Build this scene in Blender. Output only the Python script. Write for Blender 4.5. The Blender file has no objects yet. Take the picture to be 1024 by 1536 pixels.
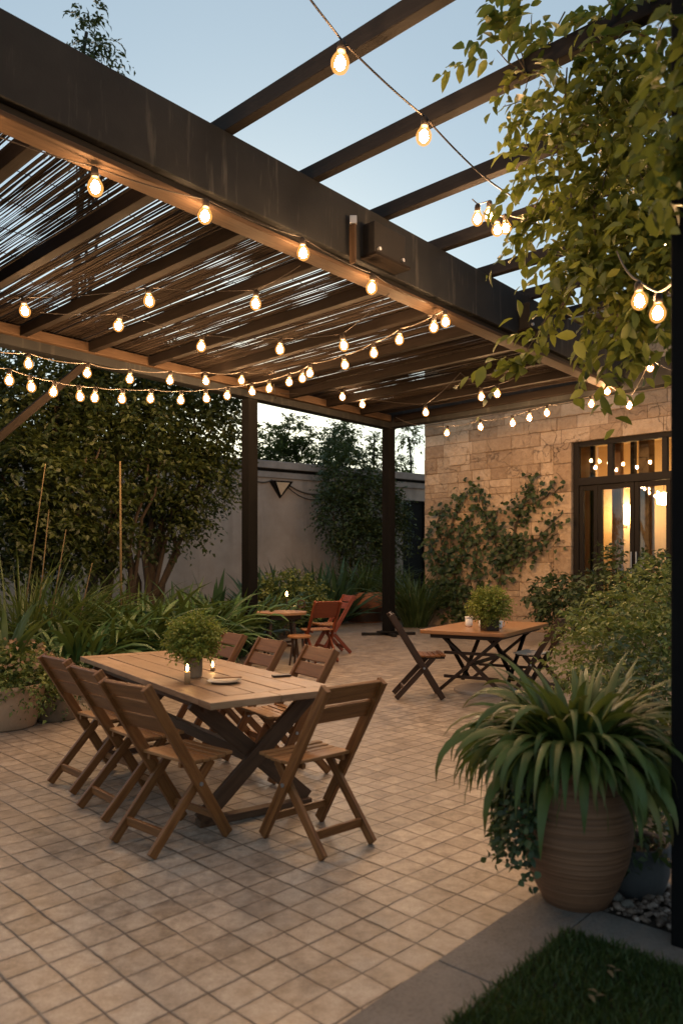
import bpy, math, random
import numpy as np
from mathutils import Vector, Matrix
R = math.radians
PI = math.pi
random.seed(7)
scene = bpy.context.scene
COL = scene.collection

# ------------------------------------------------------------------ survey: the photograph's camera, used to measure the place
F, HX, HY, HC = 1120.0, 512.0, 850.0, 1.45
def P(px, py, D):
    return Vector(((px - HX) / F * D, D, HC + (HY - py) / F * D))
def G(px, py, z=0.0):
    D = (HC - z) * F / (py - HY)
    return Vector(((px - HX) / F * D, D, z))
UA = Vector((0.673, 0.740, 0)).normalized()      # along the main beam
UB = Vector((-0.740, 0.673, 0)).normalized()     # along the rafters
Z = Vector((0, 0, 1))
M0 = Vector((-2.21, 4.82, 0))
def AB(a, b, z=0.0):
    return M0 + UA * a + UB * b + Z * z

# ------------------------------------------------------------------ node helpers
def new_mat(name):
    m = bpy.data.materials.new(name); m.use_nodes = True
    nt = m.node_tree; nt.nodes.clear()
    out = nt.nodes.new('ShaderNodeOutputMaterial')
    return m, nt, out
def N(nt, typ, **kw):
    n = nt.nodes.new(typ)
    for k, v in kw.items():
        if k.startswith('i_'):
            n.inputs[k[2:].replace('_', ' ')].default_value = v
        else:
            setattr(n, k, v)
    return n
def ramp(nt, fac, stops):
    r = N(nt, 'ShaderNodeValToRGB')
    el = r.color_ramp.elements
    while len(el) < len(stops): el.new(0.5)
    for e, (p, c) in zip(el, stops):
        e.position = p; e.color = (c[0], c[1], c[2], 1)
    nt.links.new(fac, r.inputs['Fac'])
    return r.outputs['Color']
def noise(nt, vec, scale, detail=4, rough=0.55, dist=0.0):
    n = N(nt, 'ShaderNodeTexNoise'); n.inputs['Scale'].default_value = scale
    n.inputs['Detail'].default_value = detail; n.inputs['Roughness'].default_value = rough
    n.inputs['Distortion'].default_value = dist
    if vec is not None: nt.links.new(vec, n.inputs['Vector'])
    return n.outputs['Fac']
def mathn(nt, op, a, b=None, clamp=False):
    n = N(nt, 'ShaderNodeMath', operation=op); n.use_clamp = clamp
    for i, x in enumerate((a, b)):
        if x is None: continue
        if isinstance(x, (int, float)): n.inputs[i].default_value = x
        else: nt.links.new(x, n.inputs[i])
    return n.outputs[0]
def mix(nt, fac, a, b, mode='MIX'):
    n = N(nt, 'ShaderNodeMix', data_type='RGBA', blend_type=mode)
    for s, x in ((0, fac), (6, a), (7, b)):
        if isinstance(x, (int, float)): n.inputs[s].default_value = x
        elif isinstance(x, tuple): n.inputs[s].default_value = (*x, 1) if len(x) == 3 else x
        else: nt.links.new(x, n.inputs[s])
    return n.outputs[2]
def bump(nt, h, strength, dist=0.01):
    b = N(nt, 'ShaderNodeBump'); b.inputs['Strength'].default_value = strength
    b.inputs['Distance'].default_value = dist
    nt.links.new(h, b.inputs['Height'])
    return b.outputs['Normal']
def principled(nt, out, col, rough=0.6, normal=None, spec=0.35, metal=0.0):
    p = N(nt, 'ShaderNodeBsdfPrincipled')
    for k, x in (('Base Color', col), ('Roughness', rough), ('Metallic', metal), ('Specular IOR Level', spec)):
        if isinstance(x, (int, float)): p.inputs[k].default_value = x
        elif isinstance(x, tuple): p.inputs[k].default_value = (*x, 1)
        else: nt.links.new(x, p.inputs[k])
    if normal is not None: nt.links.new(normal, p.inputs['Normal'])
    nt.links.new(p.outputs[0], out.inputs['Surface'])
    return p
def objco(nt): return N(nt, 'ShaderNodeTexCoord').outputs['Object']
def uvco(nt): return N(nt, 'ShaderNodeTexCoord').outputs['UV']
def mapping(nt, vec, scale=(1, 1, 1), rot=(0, 0, 0), loc=(0, 0, 0)):
    m = N(nt, 'ShaderNodeMapping'); m.inputs['Scale'].default_value = scale
    m.inputs['Rotation'].default_value = rot; m.inputs['Location'].default_value = loc
    nt.links.new(vec, m.inputs['Vector']); return m.outputs[0]
def island(nt): return N(nt, 'ShaderNodeNewGeometry').outputs['Random Per Island']

def wood_mat(name, dark, mid, light, rough=0.5, worn=0.25, spec=0.3):
    m, nt, out = new_mat(name)
    uv = uvco(nt)
    g = noise(nt, mapping(nt, uv, (3.0, 42, 1)), 1.0, 5, 0.62, 0.6)
    f = noise(nt, mapping(nt, uv, (14.0, 260, 1)), 1.0, 3, 0.6)
    big = noise(nt, mapping(nt, uv, (2.2, 3.5, 1)), 1.0, 4, 0.6)
    c = ramp(nt, g, [(0.28, dark), (0.5, mid), (0.74, light)])
    c = mix(nt, mathn(nt, 'MULTIPLY', f, 0.45), c, dark, 'MIX')
    oi = N(nt, 'ShaderNodeObjectInfo').outputs['Random']
    r = mathn(nt, 'ADD', mathn(nt, 'MULTIPLY', island(nt), 0.5), mathn(nt, 'MULTIPLY', oi, 0.45))
    c = mix(nt, r, c, tuple(x * 0.62 for x in mid), 'MIX')
    wear = mathn(nt, 'MULTIPLY', mathn(nt, 'SUBTRACT', big, 0.48), worn * 6, True)
    c = mix(nt, wear, c, tuple(min(1, x * 1.12 + 0.15 * light[0]) for x in light))
    nrm = bump(nt, mathn(nt, 'ADD', g, mathn(nt, 'MULTIPLY', f, 0.5)), 0.35, 0.004)
    rr = mathn(nt, 'ADD', mathn(nt, 'MULTIPLY', big, 0.3), rough - 0.15)
    principled(nt, out, c, rr, nrm, spec)
    return m
def plain_mat(name, col, col2=None, rough=0.6, scale=6, bs=0.15, metal=0.0, spec=0.35, stretch=(1, 1, 1)):
    m, nt, out = new_mat(name)
    col2 = col2 or tuple(x * 0.7 for x in col)
    o = mapping(nt, objco(nt), stretch)
    n1 = noise(nt, o, scale, 5, 0.6)
    n2 = noise(nt, o, scale * 9, 3, 0.6)
    c = ramp(nt, mathn(nt, 'ADD', mathn(nt, 'MULTIPLY', n1, 0.75), mathn(nt, 'MULTIPLY', n2, 0.25)), [(0.32, col2), (0.66, col)])
    principled(nt, out, c, mathn(nt, 'ADD', mathn(nt, 'MULTIPLY', n1, 0.25), rough - 0.12), bump(nt, n2, bs, 0.004), spec, metal)
    return m
def leaf_mat(name, dark, mid, light, transl=0.3, rough=0.45, clump=1.2, tip=None, strap_tip=False):
    m, nt, out = new_mat(name)
    pos = N(nt, 'ShaderNodeNewGeometry').outputs['Position']
    n = noise(nt, pos, clump, 3, 0.6)
    n2 = noise(nt, pos, 28, 2, 0.5)
    v = mathn(nt, 'ADD', mathn(nt, 'MULTIPLY', island(nt), 0.55), mathn(nt, 'MULTIPLY', n, 0.45))
    st = [(0.2, dark), (0.5, mid), (0.8, light)]
    if tip: st.append((0.9, tip))
    c = ramp(nt, v, st)
    c = mix(nt, mathn(nt, 'MULTIPLY', n2, 0.35), c, dark)
    bnrm = None
    if strap_tip:
        sp = N(nt, 'ShaderNodeSeparateXYZ'); nt.links.new(uvco(nt), sp.inputs[0])
        vein = noise(nt, mapping(nt, uvco(nt), (26, 1.2, 1)), 1.0, 2, 0.5)
        c = mix(nt, mathn(nt, 'MULTIPLY', vein, 0.5), c, light)
        tt = mathn(nt, 'ADD', sp.outputs[1], mathn(nt, 'MULTIPLY', island(nt), 0.22))
        c = mix(nt, mathn(nt, 'MULTIPLY', mathn(nt, 'SUBTRACT', tt, 1.0), 6, True), c, (0.10, 0.065, 0.022))
        c = mix(nt, mathn(nt, 'MULTIPLY', mathn(nt, 'SUBTRACT', island(nt), 0.93), 12, True), c, (0.13, 0.11, 0.03))
        bnrm = bump(nt, vein, 0.35, 0.004)
    p = N(nt, 'ShaderNodeBsdfPrincipled')
    if bnrm is not None: nt.links.new(bnrm, p.inputs['Normal'])
    nt.links.new(c, p.inputs['Base Color']); p.inputs['Roughness'].default_value = rough
    p.inputs['Specular IOR Level'].default_value = 0.3
    t = N(nt, 'ShaderNodeBsdfTranslucent')
    nt.links.new(mix(nt, 0.5, c, (0.16, 0.20, 0.03)), t.inputs['Color'])
    s = N(nt, 'ShaderNodeMixShader'); s.inputs[0].default_value = transl
    nt.links.new(p.outputs[0], s.inputs[1]); nt.links.new(t.outputs[0], s.inputs[2])
    nt.links.new(s.outputs[0], out.inputs['Surface'])
    return m
def emit_mat(name, col, strength, sample=True):
    m, nt, out = new_mat(name)
    e = N(nt, 'ShaderNodeEmission'); e.inputs[0].default_value = (*col, 1); e.inputs[1].default_value = strength
    nt.links.new(e.outputs[0], out.inputs['Surface'])
    m.cycles.emission_sampling = 'FRONT' if sample else 'NONE'
    return m

# ------------------------------------------------------------------ materials
W_TABLE = wood_mat('weathered_table_wood', (0.095, 0.046, 0.022), (0.36, 0.206, 0.108), (0.55, 0.36, 0.21), 0.5, 0.2)
W_CHAIR = wood_mat('oiled_chair_wood', (0.075, 0.026, 0.008), (0.245, 0.096, 0.029), (0.38, 0.17, 0.058), 0.42, 0.06)
W_SEAT = wood_mat('seat_wood', (0.14, 0.060, 0.022), (0.36, 0.165, 0.06), (0.50, 0.26, 0.105), 0.42, 0.1)
W_LEG = wood_mat('brown_table_leg_wood', (0.040, 0.020, 0.011), (0.105, 0.052, 0.027), (0.17, 0.09, 0.05), 0.5, 0.08)
W_DARK = wood_mat('dark_leg_wood', (0.022, 0.012, 0.007), (0.055, 0.028, 0.015), (0.09, 0.048, 0.026), 0.5, 0.05)
W_ORANGE = wood_mat('varnished_orange_wood', (0.18, 0.072, 0.025), (0.40, 0.19, 0.075), (0.54, 0.29, 0.13), 0.32, 0.05, 0.5)
W_RED = wood_mat('red_stained_wood', (0.08, 0.018, 0.009), (0.19, 0.044, 0.020), (0.25, 0.066, 0.03), 0.4, 0.03)
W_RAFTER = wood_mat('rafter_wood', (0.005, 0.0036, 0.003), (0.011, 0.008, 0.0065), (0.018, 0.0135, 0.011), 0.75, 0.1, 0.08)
W_TRIM = wood_mat('trim_wood', (0.03, 0.018, 0.011), (0.055, 0.034, 0.020), (0.08, 0.052, 0.032), 0.7, 0.1, 0.12)
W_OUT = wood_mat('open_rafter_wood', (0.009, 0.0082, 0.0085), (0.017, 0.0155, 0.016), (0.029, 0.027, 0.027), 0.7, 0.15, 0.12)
def beam_mat():
    m, nt, out = new_mat('charcoal_beam_paint')
    o = objco(nt)
    n1 = noise(nt, o, 2.0, 5, 0.65)
    st = noise(nt, mapping(nt, o, (7, 7, 0.7)), 1.6, 4, 0.6)
    fine = noise(nt, o, 60, 3, 0.6)
    c = ramp(nt, n1, [(0.3, (0.0085, 0.0092, 0.0102)), (0.7, (0.017, 0.0182, 0.0195))])
    streak = mathn(nt, 'MULTIPLY', mathn(nt, 'SUBTRACT', st, 0.57), 4.0, True)
    c = mix(nt, mathn(nt, 'MULTIPLY', streak, 0.75), c, (0.075, 0.073, 0.066))
    principled(nt, out, c, mathn(nt, 'ADD', mathn(nt, 'MULTIPLY', n1, 0.25), 0.6), bump(nt, mathn(nt, 'ADD', fine, n1), 0.25, 0.004), 0.15)
    return m
M_BEAM = beam_mat()
M_BLACK = plain_mat('black_steel', (0.013, 0.012, 0.0115), (0.007, 0.0065, 0.006), 0.65, 5, 0.1, spec=0.15)
M_POST = plain_mat('dark_post_paint', (0.0085, 0.0085, 0.009), (0.005, 0.005, 0.0053), 0.8, 3, 0.2, stretch=(3, 3, 0.6), spec=0.05)
M_FRAME = plain_mat('window_frame_paint', (0.014, 0.011, 0.0095), (0.008, 0.0065, 0.006), 0.55, 5, 0.08, spec=0.15)
M_GALV = plain_mat('galvanised_steel', (0.42, 0.44, 0.46), (0.30, 0.31, 0.33), 0.4, 9, 0.1, 0.8)
M_WIRE = plain_mat('cable_rubber', (0.10, 0.085, 0.07), (0.06, 0.05, 0.042), 0.65, 10, 0.0)
M_SOCKET = plain_mat('socket_bakelite', (0.028, 0.022, 0.018), (0.016, 0.013, 0.011), 0.6, 20, 0.0, spec=0.2)
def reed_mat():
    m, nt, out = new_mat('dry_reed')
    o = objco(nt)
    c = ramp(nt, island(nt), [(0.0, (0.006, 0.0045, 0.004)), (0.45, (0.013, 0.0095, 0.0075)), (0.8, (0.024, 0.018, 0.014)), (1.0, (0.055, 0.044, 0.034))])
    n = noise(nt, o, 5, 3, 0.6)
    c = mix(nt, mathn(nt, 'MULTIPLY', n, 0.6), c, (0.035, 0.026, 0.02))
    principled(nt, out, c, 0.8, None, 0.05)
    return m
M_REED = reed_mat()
M_FIL = emit_mat('glowing_filament', (1.0, 0.60, 0.31), 1450.0)
M_FLAME = emit_mat('candle_flame', (1.0, 0.58, 0.2), 60.0)
def glass_bulb():
    m, nt, out = new_mat('halo_bulb_glass')
    tr = N(nt, 'ShaderNodeBsdfTransparent'); tr.inputs[0].default_value = (1, 0.93, 0.82, 1)
    e = N(nt, 'ShaderNodeEmission'); e.inputs[0].default_value = (1, 0.44, 0.11, 1); e.inputs[1].default_value = 1.45  # amber emission in the shell imitates a halo round the bulb
    s = N(nt, 'ShaderNodeMixShader'); s.inputs[0].default_value = 0.58
    nt.links.new(tr.outputs[0], s.inputs[1]); nt.links.new(e.outputs[0], s.inputs[2])
    nt.links.new(s.outputs[0], out.inputs['Surface'])
    m.cycles.emission_sampling = 'NONE'
    return m
M_GLOBE = glass_bulb()
def pane_mat():
    m, nt, out = new_mat('window_glass')
    tr = N(nt, 'ShaderNodeBsdfTransparent'); tr.inputs[0].default_value = (0.93, 0.95, 0.94, 1)
    gl = N(nt, 'ShaderNodeBsdfGlossy'); gl.inputs['Roughness'].default_value = 0.015
    fr = N(nt, 'ShaderNodeFresnel'); fr.inputs[0].default_value = 1.75
    s = N(nt, 'ShaderNodeMixShader'); nt.links.new(fr.outputs[0], s.inputs[0])
    nt.links.new(tr.outputs[0], s.inputs[1]); nt.links.new(gl.outputs[0], s.inputs[2])
    nt.links.new(s.outputs[0], out.inputs['Surface'])
    return m
M_PANE = pane_mat()

def tile_mat():
    m, nt, out = new_mat('patio_tile')
    pos = N(nt, 'ShaderNodeNewGeometry').outputs['Position']
    ang = math.atan2(0.707, 0.707)
    v = mapping(nt, pos, (1, 1, 0), (0, 0, -ang), (0.045, 0.03, 0))
    # hand-laid wobble of the joints
    def wob(scale, amp, seed):
        t = N(nt, 'ShaderNodeTexNoise', noise_dimensions='3D'); t.inputs['Scale'].default_value = scale; t.inputs['Detail'].default_value = 2
        nt.links.new(mapping(nt, v, (1, 1, 1), (0, 0, 0), (seed, seed * 2, 0)), t.inputs['Vector'])
        s = N(nt, 'ShaderNodeVectorMath', operation='SUBTRACT'); nt.links.new(t.outputs['Color'], s.inputs[0]); s.inputs[1].default_value = (0.5, 0.5, 0.5)
        k = N(nt, 'ShaderNodeVectorMath', operation='SCALE'); nt.links.new(s.outputs[0], k.inputs[0]); k.inputs['Scale'].default_value = amp
        return k.outputs[0]
    a1 = N(nt, 'ShaderNodeVectorMath', operation='ADD'); nt.links.new(v, a1.inputs[0]); nt.links.new(wob(2.0, 0.030, 0), a1.inputs[1])
    a2 = N(nt, 'ShaderNodeVectorMath', operation='ADD'); nt.links.new(a1.outputs[0], a2.inputs[0]); nt.links.new(wob(30, 0.008, 5), a2.inputs[1])
    sep = N(nt, 'ShaderNodeSeparateXYZ'); nt.links.new(a2.outputs[0], sep.inputs[0])
    T = 0.152
    u = mathn(nt, 'DIVIDE', sep.outputs[0], T)
    w = mathn(nt, 'DIVIDE', sep.outputs[1], T * 0.94)
    def per_line(x, k):      # a random number for each joint line
        wn = N(nt, 'ShaderNodeTexWhiteNoise', noise_dimensions='1D')
        nt.links.new(mathn(nt, 'ADD', mathn(nt, 'ROUND', x), k), wn.inputs['W']); return wn.outputs['Value']
    def line(x, k):
        d = mathn(nt, 'ABSOLUTE', mathn(nt, 'SUBTRACT', x, mathn(nt, 'ROUND', x)))
        wd = mathn(nt, 'ADD', mathn(nt, 'MULTIPLY', per_line(x, k), 0.036), 0.018)
        return mathn(nt, 'SUBTRACT', 1.0, mathn(nt, 'DIVIDE', d, wd), True), d
    l1, d1 = line(u, 0.3); l2, d2 = line(w, 91.7)
    ln = mathn(nt, 'MAXIMUM', l1, l2)
    brk = noise(nt, pos, 4.5, 4, 0.65)
    ln = mathn(nt, 'MULTIPLY', ln, mathn(nt, 'ADD', mathn(nt, 'SUBTRACT', mathn(nt, 'MULTIPLY', brk, 2.6), 0.42), 0.0), True)
    cell = N(nt, 'ShaderNodeCombineXYZ')
    nt.links.new(mathn(nt, 'FLOOR', u), cell.inputs[0]); nt.links.new(mathn(nt, 'FLOOR', w), cell.inputs[1])
    wn = N(nt, 'ShaderNodeTexWhiteNoise', noise_dimensions='2D'); nt.links.new(cell.outputs[0], wn.inputs['Vector'])
    rnd = wn.outputs['Value']
    off = N(nt, 'ShaderNodeVectorMath', operation='ADD')
    sc = N(nt, 'ShaderNodeVectorMath', operation='SCALE'); nt.links.new(wn.outputs['Color'], sc.inputs[0]); sc.inputs['Scale'].default_value = 30
    nt.links.new(pos, off.inputs[0]); nt.links.new(sc.outputs[0], off.inputs[1])
    mott = noise(nt, off.outputs[0], 13, 7, 0.74)
    grain = noise(nt, pos, 140, 3, 0.65)
    big = noise(nt, pos, 0.55, 4, 0.6)
    f = mathn(nt, 'ADD', mathn(nt, 'MULTIPLY', mott, 0.86), mathn(nt, 'MULTIPLY', rnd, 0.14))
    c = ramp(nt, f, [(0.30, (0.105, 0.083, 0.064)), (0.42, (0.245, 0.200, 0.157)), (0.55, (0.385, 0.322, 0.256)), (0.72, (0.56, 0.482, 0.39))])
    c = mix(nt, mathn(nt, 'MULTIPLY', mathn(nt, 'SUBTRACT', big, 0.42), 2.2, True), c, (0.21, 0.175, 0.145))
    stain = noise(nt, pos, 1.9, 6, 0.7, 0.8)
    c = mix(nt, mathn(nt, 'MULTIPLY', mathn(nt, 'SUBTRACT', stain, 0.57), 3.5, True), c, (0.115, 0.088, 0.066))
    c = mix(nt, mathn(nt, 'MULTIPLY', mathn(nt, 'SUBTRACT', grain, 0.44), 2.0, True), c, (0.14, 0.105, 0.08))
    edge = mathn(nt, 'SUBTRACT', 1.0, mathn(nt, 'DIVIDE', mathn(nt, 'MINIMUM', d1, d2), 0.13), True)
    c = mix(nt, mathn(nt, 'MULTIPLY', edge, 0.35), c, (0.15, 0.105, 0.075))
    c = mix(nt, mathn(nt, 'MULTIPLY', ln, 0.96), c, (0.022, 0.016, 0.012))
    h = mathn(nt, 'SUBTRACT', mathn(nt, 'ADD', mathn(nt, 'MULTIPLY', mott, 0.35), mathn(nt, 'MULTIPLY', grain, 0.12)),
              mathn(nt, 'ADD', mathn(nt, 'MULTIPLY', ln, 0.6), mathn(nt, 'MULTIPLY', edge, 0.12)))
    tilt = N(nt, 'ShaderNodeSeparateXYZ'); nt.links.new(wn.outputs['Color'], tilt.inputs[0])
    tx = mathn(nt, 'MULTIPLY', mathn(nt, 'SUBTRACT', tilt.outputs[0], 0.5), mathn(nt, 'FRACT', u))
    ty = mathn(nt, 'MULTIPLY', mathn(nt, 'SUBTRACT', tilt.outputs[1], 0.5), mathn(nt, 'FRACT', w))
    h = mathn(nt, 'ADD', h, mathn(nt, 'MULTIPLY', mathn(nt, 'ADD', tx, ty), 1.6))
    rough = mathn(nt, 'ADD', mathn(nt, 'MULTIPLY', mott, 0.40), 0.20)
    principled(nt, out, c, rough, bump(nt, h, 0.8, 0.006), 0.5)
    return m
M_TILE = tile_mat()
def slab_mat():
    m, nt, out = new_mat('border_slab_stone')
    pos = N(nt, 'ShaderNodeNewGeometry').outputs['Position']
    n1 = noise(nt, pos, 5, 8, 0.75, 0.6); n2 = noise(nt, pos, 70, 5, 0.7)
    c = ramp(nt, n1, [(0.3, (0.1170, 0.1014, 0.0858)), (0.7, (0.2106, 0.1833, 0.1599))])
    c = mix(nt, mathn(nt, 'MULTIPLY', island(nt), 0.5), c, (0.15, 0.14, 0.13))
    c = mix(nt, mathn(nt, 'MULTIPLY', mathn(nt, 'SUBTRACT', n2, 0.46), 2.6, True), c, (0.07, 0.06, 0.05))
    principled(nt, out, c, 0.62, bump(nt, mathn(nt, 'ADD', n1, n2), 0.8, 0.008), 0.35)
    return m
M_SLAB = slab_mat()
def stone_mat():
    m, nt, out = new_mat('honey_limestone')
    o = objco(nt)
    geo = island(nt)
    n1 = noise(nt, o, 1.6, 6, 0.68, 0.5); n2 = noise(nt, o, 11, 5, 0.65); n3 = noise(nt, o, 55, 3, 0.6)
    c = ramp(nt, mathn(nt, 'ADD', mathn(nt, 'MULTIPLY', n2, 0.6), mathn(nt, 'MULTIPLY', geo, 0.4)),
             [(0.25, (0.33, 0.225, 0.142)), (0.5, (0.50, 0.36, 0.235)), (0.75, (0.64, 0.49, 0.345))])
    c = mix(nt, mathn(nt, 'MULTIPLY', mathn(nt, 'SUBTRACT', n1, 0.47), 2.4, True), c, (0.36, 0.255, 0.17))
    c = mix(nt, mathn(nt, 'MULTIPLY', mathn(nt, 'SUBTRACT', n3, 0.5), 1.5, True), c, (0.28, 0.195, 0.125))
    vor = N(nt, 'ShaderNodeTexVoronoi', feature='DISTANCE_TO_EDGE'); vor.inputs['Scale'].default_value = 1.3
    warp = N(nt, 'ShaderNodeVectorMath', operation='ADD'); nt.links.new(o, warp.inputs[0])
    wn = N(nt, 'ShaderNodeTexNoise'); wn.inputs['Scale'].default_value = 2.2; wn.inputs['Detail'].default_value = 5
    nt.links.new(o, wn.inputs['Vector']); nt.links.new(wn.outputs['Color'], warp.inputs[1])
    nt.links.new(warp.outputs[0], vor.inputs['Vector'])
    crack = mathn(nt, 'SUBTRACT', 1.0, mathn(nt, 'DIVIDE', vor.outputs['Distance'], 0.012), True)
    crack = mathn(nt, 'MULTIPLY', crack, mathn(nt, 'MULTIPLY', mathn(nt, 'SUBTRACT', n1, 0.35), 3, True))
    c = mix(nt, mathn(nt, 'MULTIPLY', crack, 0.7), c, (0.10, 0.065, 0.04))
    h = mathn(nt, 'SUBTRACT', mathn(nt, 'ADD', n2, mathn(nt, 'MULTIPLY', n3, 0.35)), crack)
    principled(nt, out, c, 0.8, bump(nt, h, 1.0, 0.05), 0.2)
    return m
M_STONE = stone_mat()
M_MORTAR = plain_mat('mortar', (0.23, 0.165, 0.11), (0.15, 0.105, 0.07), 0.85, 5, 0.3)
def plaster_mat():
    m, nt, out = new_mat('grey_plaster')
    o = objco(nt)
    n1 = noise(nt, o, 0.7, 6, 0.68); n2 = noise(nt, mapping(nt, o, (2, 2, 0.25)), 1.2, 5, 0.65); n3 = noise(nt, o, 25, 4, 0.6)
    c = ramp(nt, n1, [(0.3, (0.29, 0.24, 0.20)), (0.7, (0.45, 0.38, 0.325))])
    c = mix(nt, mathn(nt, 'MULTIPLY', mathn(nt, 'SUBTRACT', n2, 0.5), 2.5, True), c, (0.15, 0.13, 0.115))
    principled(nt, out, c, 0.85, bump(nt, mathn(nt, 'ADD', n1, mathn(nt, 'MULTIPLY', n3, 0.4)), 0.3, 0.02), 0.2)
    return m
M_PLASTER = plaster_mat()
M_COPING = plain_mat('coping_stone', (0.34, 0.30, 0.27), (0.22, 0.19, 0.17), 0.8, 3, 0.2)
M_SOIL = plain_mat('dark_soil', (0.035, 0.026, 0.018), (0.018, 0.013, 0.009), 0.95, 12, 0.8)
M_GROUND = plain_mat('bare_ground', (0.10, 0.085, 0.065), (0.06, 0.05, 0.04), 0.95, 0.8, 0.4)
M_BARK = plain_mat('bark', (0.0510, 0.0372, 0.0270), (0.0210, 0.0150, 0.0108), 0.9, 9, 0.8, stretch=(2, 2, 0.4))
M_TWIG = plain_mat('twig', (0.12, 0.085, 0.05), (0.06, 0.042, 0.026), 0.85, 14, 0.3)
M_STALK = plain_mat('dry_stalk', (0.1200, 0.0880, 0.0416), (0.0720, 0.0496, 0.0240), 0.8, 14, 0.2)
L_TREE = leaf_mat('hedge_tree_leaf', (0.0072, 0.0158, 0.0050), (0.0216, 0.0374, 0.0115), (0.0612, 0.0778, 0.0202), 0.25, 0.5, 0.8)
L_BACK = leaf_mat('backlit_leaf', (0.030, 0.040, 0.012), (0.062, 0.078, 0.024), (0.11, 0.13, 0.04), 0.45, 0.5, 1.5)
L_VINE = leaf_mat('vine_leaf', (0.0391, 0.0575, 0.0115), (0.1265, 0.1552, 0.0322), (0.2760, 0.2875, 0.0633), 0.48, 0.42, 1.8, (0.4140, 0.3565, 0.0690))
L_STRAP = leaf_mat('strap_leaf', (0.0140, 0.0399, 0.0140), (0.0399, 0.0959, 0.0304), (0.0936, 0.1755, 0.0585), 0.2, 0.38, 3)
L_POT = leaf_mat('potted_strap_leaf', (0.022, 0.045, 0.010), (0.062, 0.102, 0.024), (0.13, 0.17, 0.045), 0.25, 0.40, 4, None, True)
L_YUCCA = leaf_mat('yucca_leaf', (0.014, 0.038, 0.020), (0.040, 0.085, 0.042), (0.08, 0.14, 0.07), 0.15, 0.4, 2)
L_GRASS = leaf_mat('grass_leaf', (0.0202, 0.0405, 0.0120), (0.0552, 0.0920, 0.0276), (0.1104, 0.1472, 0.0506), 0.25, 0.45, 2)
L_LAWN = leaf_mat('lawn_blade', (0.012, 0.028, 0.006), (0.034, 0.064, 0.015), (0.080, 0.105, 0.028), 0.2, 0.5, 3.5, (0.14, 0.12, 0.045))
L_IVY = leaf_mat('wall_vine_leaf', (0.014, 0.028, 0.010), (0.040, 0.066, 0.022), (0.085, 0.115, 0.04), 0.22, 0.42, 2)
L_SHRUB = leaf_mat('dark_shrub_leaf', (0.0189, 0.0338, 0.0149), (0.0459, 0.0756, 0.0297), (0.0945, 0.1323, 0.0486), 0.2, 0.45, 2)
L_VARI = leaf_mat('variegated_leaf', (0.0450, 0.0750, 0.0175), (0.1438, 0.1875, 0.0450), (0.3000, 0.3125, 0.0938), 0.3, 0.45, 3, (0.5250, 0.4500, 0.2000))
L_HERB = leaf_mat('herb_leaf', (0.1035, 0.1380, 0.0230), (0.2300, 0.2760, 0.0517), (0.3910, 0.4140, 0.0978), 0.4, 0.5, 8, (0.5520, 0.5060, 0.1610))
L_FLOWER = leaf_mat('small_flower', (0.20, 0.12, 0.06), (0.34, 0.20, 0.11), (0.46, 0.30, 0.20), 0.3, 0.6, 4)
M_TERRA = plain_mat('terracotta', (0.42, 0.17, 0.085), (0.25, 0.10, 0.055), 0.7, 5, 0.25)
M_CREAMPOT = plain_mat('worn_cream_clay', (0.46, 0.31, 0.20), (0.30, 0.195, 0.12), 0.75, 5, 0.3)
M_GREYPOT = plain_mat('grey_clay', (0.10, 0.10, 0.105), (0.06, 0.06, 0.065), 0.7, 6, 0.25)
def ribpot_mat():
    m, nt, out = new_mat('ribbed_brown_clay')
    o = objco(nt)
    rib = noise(nt, mapping(nt, o, (0.8, 0.8, 60)), 1.0, 4, 0.65)
    n = noise(nt, o, 6, 5, 0.6)
    c = ramp(nt, rib, [(0.3, (0.1125, 0.0510, 0.0270)), (0.55, (0.2700, 0.1275, 0.0675)), (0.75, (0.4050, 0.2175, 0.1275))])
    c = mix(nt, mathn(nt, 'MULTIPLY', n, 0.6), c, (0.11, 0.055, 0.032))
    principled(nt, out, c, 0.55, bump(nt, rib, 0.8, 0.012), 0.35)
    return m
M_RIBPOT = ribpot_mat()
M_WHITE = plain_mat('white_ceramic', (0.78, 0.76, 0.72), (0.70, 0.68, 0.64), 0.25, 8, 0.03, spec=0.5)
M_WAX = plain_mat('amber_wax', (0.42, 0.27, 0.13), (0.36, 0.22, 0.10), 0.5, 8, 0.02)
M_PLATE = plain_mat('stone_plate', (0.42, 0.34, 0.26), (0.30, 0.24, 0.18), 0.4, 9, 0.05)
M_GREYSTONE = plain_mat('grey_stone_vase', (0.20, 0.145, 0.095), (0.12, 0.085, 0.055), 0.75, 14, 0.3)
M_CREAMWALL = plain_mat('cream_room_wall', (0.62, 0.47, 0.29), (0.56, 0.42, 0.26), 0.8, 2, 0.05)
M_ROOMFLOOR = plain_mat('room_floor', (0.16, 0.10, 0.06), (0.10, 0.06, 0.035), 0.5, 3, 0.05)
M_LAMP = emit_mat('lamp_shade_light', (1.0, 0.60, 0.25), 60.0)
M_LAMPSHADE = plain_mat('lamp_metal', (0.16, 0.11, 0.07), (0.10, 0.07, 0.05), 0.5, 8, 0.1)
M_DIFF = plain_mat('lamp_opal', (0.80, 0.66, 0.50), (0.70, 0.57, 0.42), 0.4, 8, 0.02)
M_PEBBLE = None
def pebble_mat():
    m, nt, out = new_mat('pebble')
    c = ramp(nt, island(nt), [(0.0, (0.06, 0.042, 0.033)), (0.4, (0.13, 0.09, 0.068)), (0.8, (0.22, 0.155, 0.12)), (1.0, (0.34, 0.27, 0.23))])
    principled(nt, out, c, 0.6, None, 0.35)
    return m
M_PEBBLE = pebble_mat()
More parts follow.
